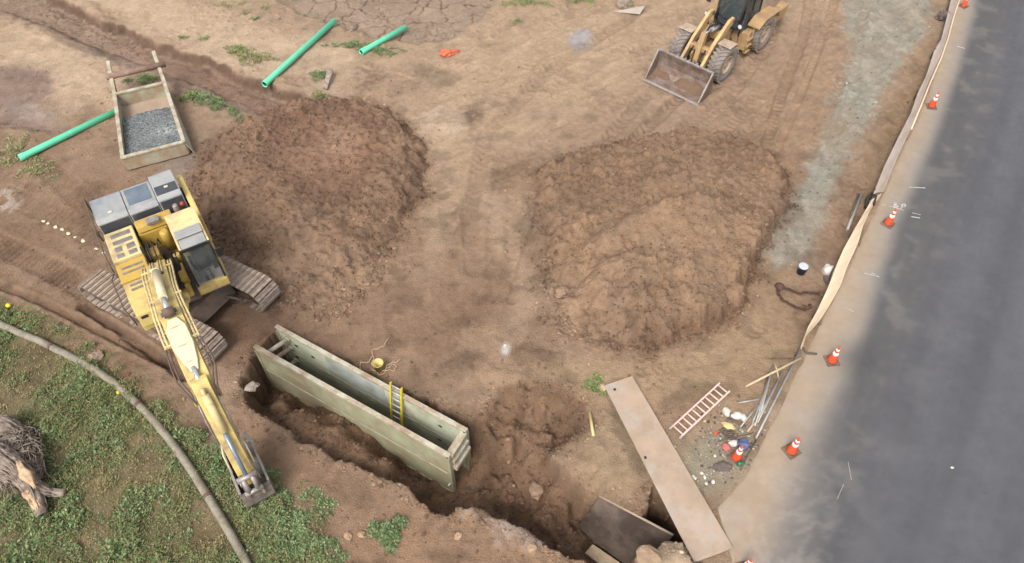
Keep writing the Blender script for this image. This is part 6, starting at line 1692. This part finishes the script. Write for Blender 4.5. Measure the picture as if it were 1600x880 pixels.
uu2 = 800 + FPX * gx2 / (gy2 * CT + CAM_H * ST); vv2 = 440 - FPX * (gy2 * ST - CAM_H * CT) / (gy2 * CT + CAM_H * ST)
k2_ = (m2_ > .30) & (samp(GRASS, gx2, gy2) > .8) & (uu2 > -60) & (vv2 < 930) & (np.hypot((uu2 - 20) / 70, (vv2 - 720) / 60) > 1)
P2_ = np.column_stack([gx2, gy2, hz(gx2, gy2) + np.clip(m2_ - .25, 0, .8) * .4 * r3.uniform(.3, 1, N2)])[k2_]
o = leaves('broad_leaved_weeds', P2_, .095, greens(len(P2_), r3, 'blue') * np.where(r3.rand(len(P2_), 1) < .3, .75, 1.0), 24, .9); tag(o, 'taller broad leaved green weeds in clumps among the grass', 'weeds', kind='stuff')
def weed(px, py, rx, ry, h, n, kind, label, seed, ang=0, group=None, name='weed_clump', size=.07, cat='weeds'):
    r4 = np.random.RandomState(seed); c_ = gl(px, py); k_ = 1.0
    a = r4.rand(n) * 2 * PI; rr = np.sqrt(r4.rand(n)) ** .9
    lob = 1 + .35 * np.sin(a * 3 + seed) + .2 * np.sin(a * 7 + seed * 2)
    dx = np.cos(a) * rr * rx * lob; dy = np.sin(a) * rr * ry * lob; ca, sa = math.cos(R(ang)), math.sin(R(ang))
    x = c_.x + dx * ca - dy * sa; y = c_.y + dx * sa + dy * ca
    cl = .5 + .5 * fbm(x * 3, y * 3, 3, seed)
    z = hz(x, y) + h * np.clip(1 - rr ** 2, .1, 1) * np.clip(cl + .3, .2, 1.2) * r4.uniform(.15, 1, n)
    keep = (fbm(x * 2.6, y * 2.6, 3, seed + 3) + .25 * r4.randn(n) > -.42 + .55 * rr)
    P = np.column_stack([x, y, z])[keep]
    o = leaves(name, P, size, greens(len(P), r4, kind), seed); tag(o, label, cat, group); return o
weed(392, 90, 1.1, .55, .35, 3600, 'pale', 'yellow green bush on the channel bank left of the long pipe', 31, -20)
weed(372, 80, .6, .4, .3, 1400, 'bright', 'brighter green tuft beside the yellow green bush on the bank', 32)
weed(330, 160, 1.5, .5, .3, 4200, 'blue', 'blue green weeds trailing right of the gravel box', 33, -32)
weed(300, 152, .6, .35, .3, 1600, 'bright', 'bright green tuft just right of the gravel box', 34)
weed(224, 127, .9, .4, .3, 2600, 'blue', 'green weeds between the rails behind the gravel box', 35, 5)
weed(552, 72, 1.1, .35, .2, 2200, 'blue', 'weeds between the two far green pipes', 36, -5)
weed(600, 80, .9, .35, .2, 1900, 'blue', 'weeds under the short green pipe', 37, -10)
weed(500, 120, .45, .45, .3, 1100, 'blue', 'upright weeds beside the leaning board', 38)
weed(499, 150, .40, .35, .3, 1200, 'pale', 'pale green tuft at the end of the dry channel', 39)
weed(22, 240, .9, 1.0, .2, 2600, 'pale', 'pale grass at the left photo edge below the puddle', 40)
weed(60, 268, .8, .6, .2, 1500, 'pale', 'thin grass between the green pipe and the crawler prints', 41)
weed(930, 602, .30, .35, .2, 900, 'bright', 'small green tuft at the corner of the road plate', 42)
weed(606, 832, .5, .42, .42, 3200, 'blue', 'lone rounded green shrub on the bare near bank', 43, name='shrub', cat='shrub')
weed(455, 810, .9, .9, .35, 5200, 'blue', 'dense blue green weeds right of the excavator bucket', 44)
weed(417, 742, .32, .3, .25, 900, 'blue', 'dark green tuft between bucket and dirt bank', 45)
weed(490, 860, .7, .6, .3, 2600, 'blue', 'blue green weeds at the lower edge beside the bare bank', 46)
weed(820, 5, 1.2, .4, .2, 1500, 'bright', 'green weeds at the far edge beside the cracked mud', 47)
weed(905, 2, .8, .3, .2, 900, 'bright', 'small green weeds at the far edge near the grey patch', 48)
weed(808, 36, .4, .3, .2, 350, 'bright', 'sparse tuft beside the far haul track', 49)
weed(318, 60, .3, .2, .15, 350, 'blue', 'small tuft on the pale bank, upper one', 50)
weed(286, 60, .25, .2, .15, 260, 'blue', 'small tuft on the pale bank, left one', 51)
sp = []
for i, (x, y) in enumerate([(360, 12), (385, 20), (345, 8), (400, 30), (375, 5), (415, 12)]):
    weed(x, y, .35, .25, .15, 260, 'pale', ['sparse tuft nearest the left of the far bank tufts', 'sparse tuft in the middle of the pale far bank', 'smallest faint tuft at the very edge of the far bank', 'sparse tuft lowest on the pale far bank', 'sparse tuft touching the photo edge on the far bank', 'sparse tuft closest to the cracked mud on the far bank'][i], 52 + i, group='sparse tufts on the pale far bank')

# ------------------------------------------------------------------ pieces that sit apart become parts of their own
SPLIT = {'pin_boss', 'end_post', 'pin_pocket', 'muffler', 'fitting', 'bracket', 'pipe_clamp', 'hydraulic_hose', 'hydraulic_pipe', 'top_pipe', 'hose_loop', 'weld_seam', 'coupling', 'pin_hole', 'pin', 'controls', 'monitor', 'ear', 'swing_motor', 'front_pillar', 'valve_block', 'axle', 'hose', 'hook', 'hose_joint'}
for o in list(COL.objects):
    if o.type != 'MESH' or o.parent is None or o.name.split('.')[0] not in SPLIT: continue
    me = o.data; n = len(me.vertices); par = list(range(n))
    def find(a):
        while par[a] != a: par[a] = par[par[a]]; a = par[a]
        return a
    for e in me.edges:
        a, b = find(e.vertices[0]), find(e.vertices[1])
        if a != b: par[a] = b
    groups = {}
    for v in range(n): groups.setdefault(find(v), []).append(v)
    if len(groups) < 2: continue
    polys = {}
    for p in me.polygons: polys.setdefault(find(p.vertices[0]), []).append(p)
    base = o.name.split('.')[0]; sm = {}
    for gi, (root_, vs) in enumerate(groups.items()):
        ix = {v: i for i, v in enumerate(vs)}
        m2 = bpy.data.meshes.new(base); m2.from_pydata([me.vertices[v].co[:] for v in vs], [], [[ix[v] for v in p.vertices] for p in polys[root_]])
        m2.polygons.foreach_set('use_smooth', [p.use_smooth for p in polys[root_]]); m2.materials.append(me.materials[0])
        if gi == 0: o.data = m2
        else:
            o2 = bpy.data.objects.new(base, m2); COL.objects.link(o2); o2.parent = o.parent; o2.matrix_local = o.matrix_local
            for c_ in []: pass
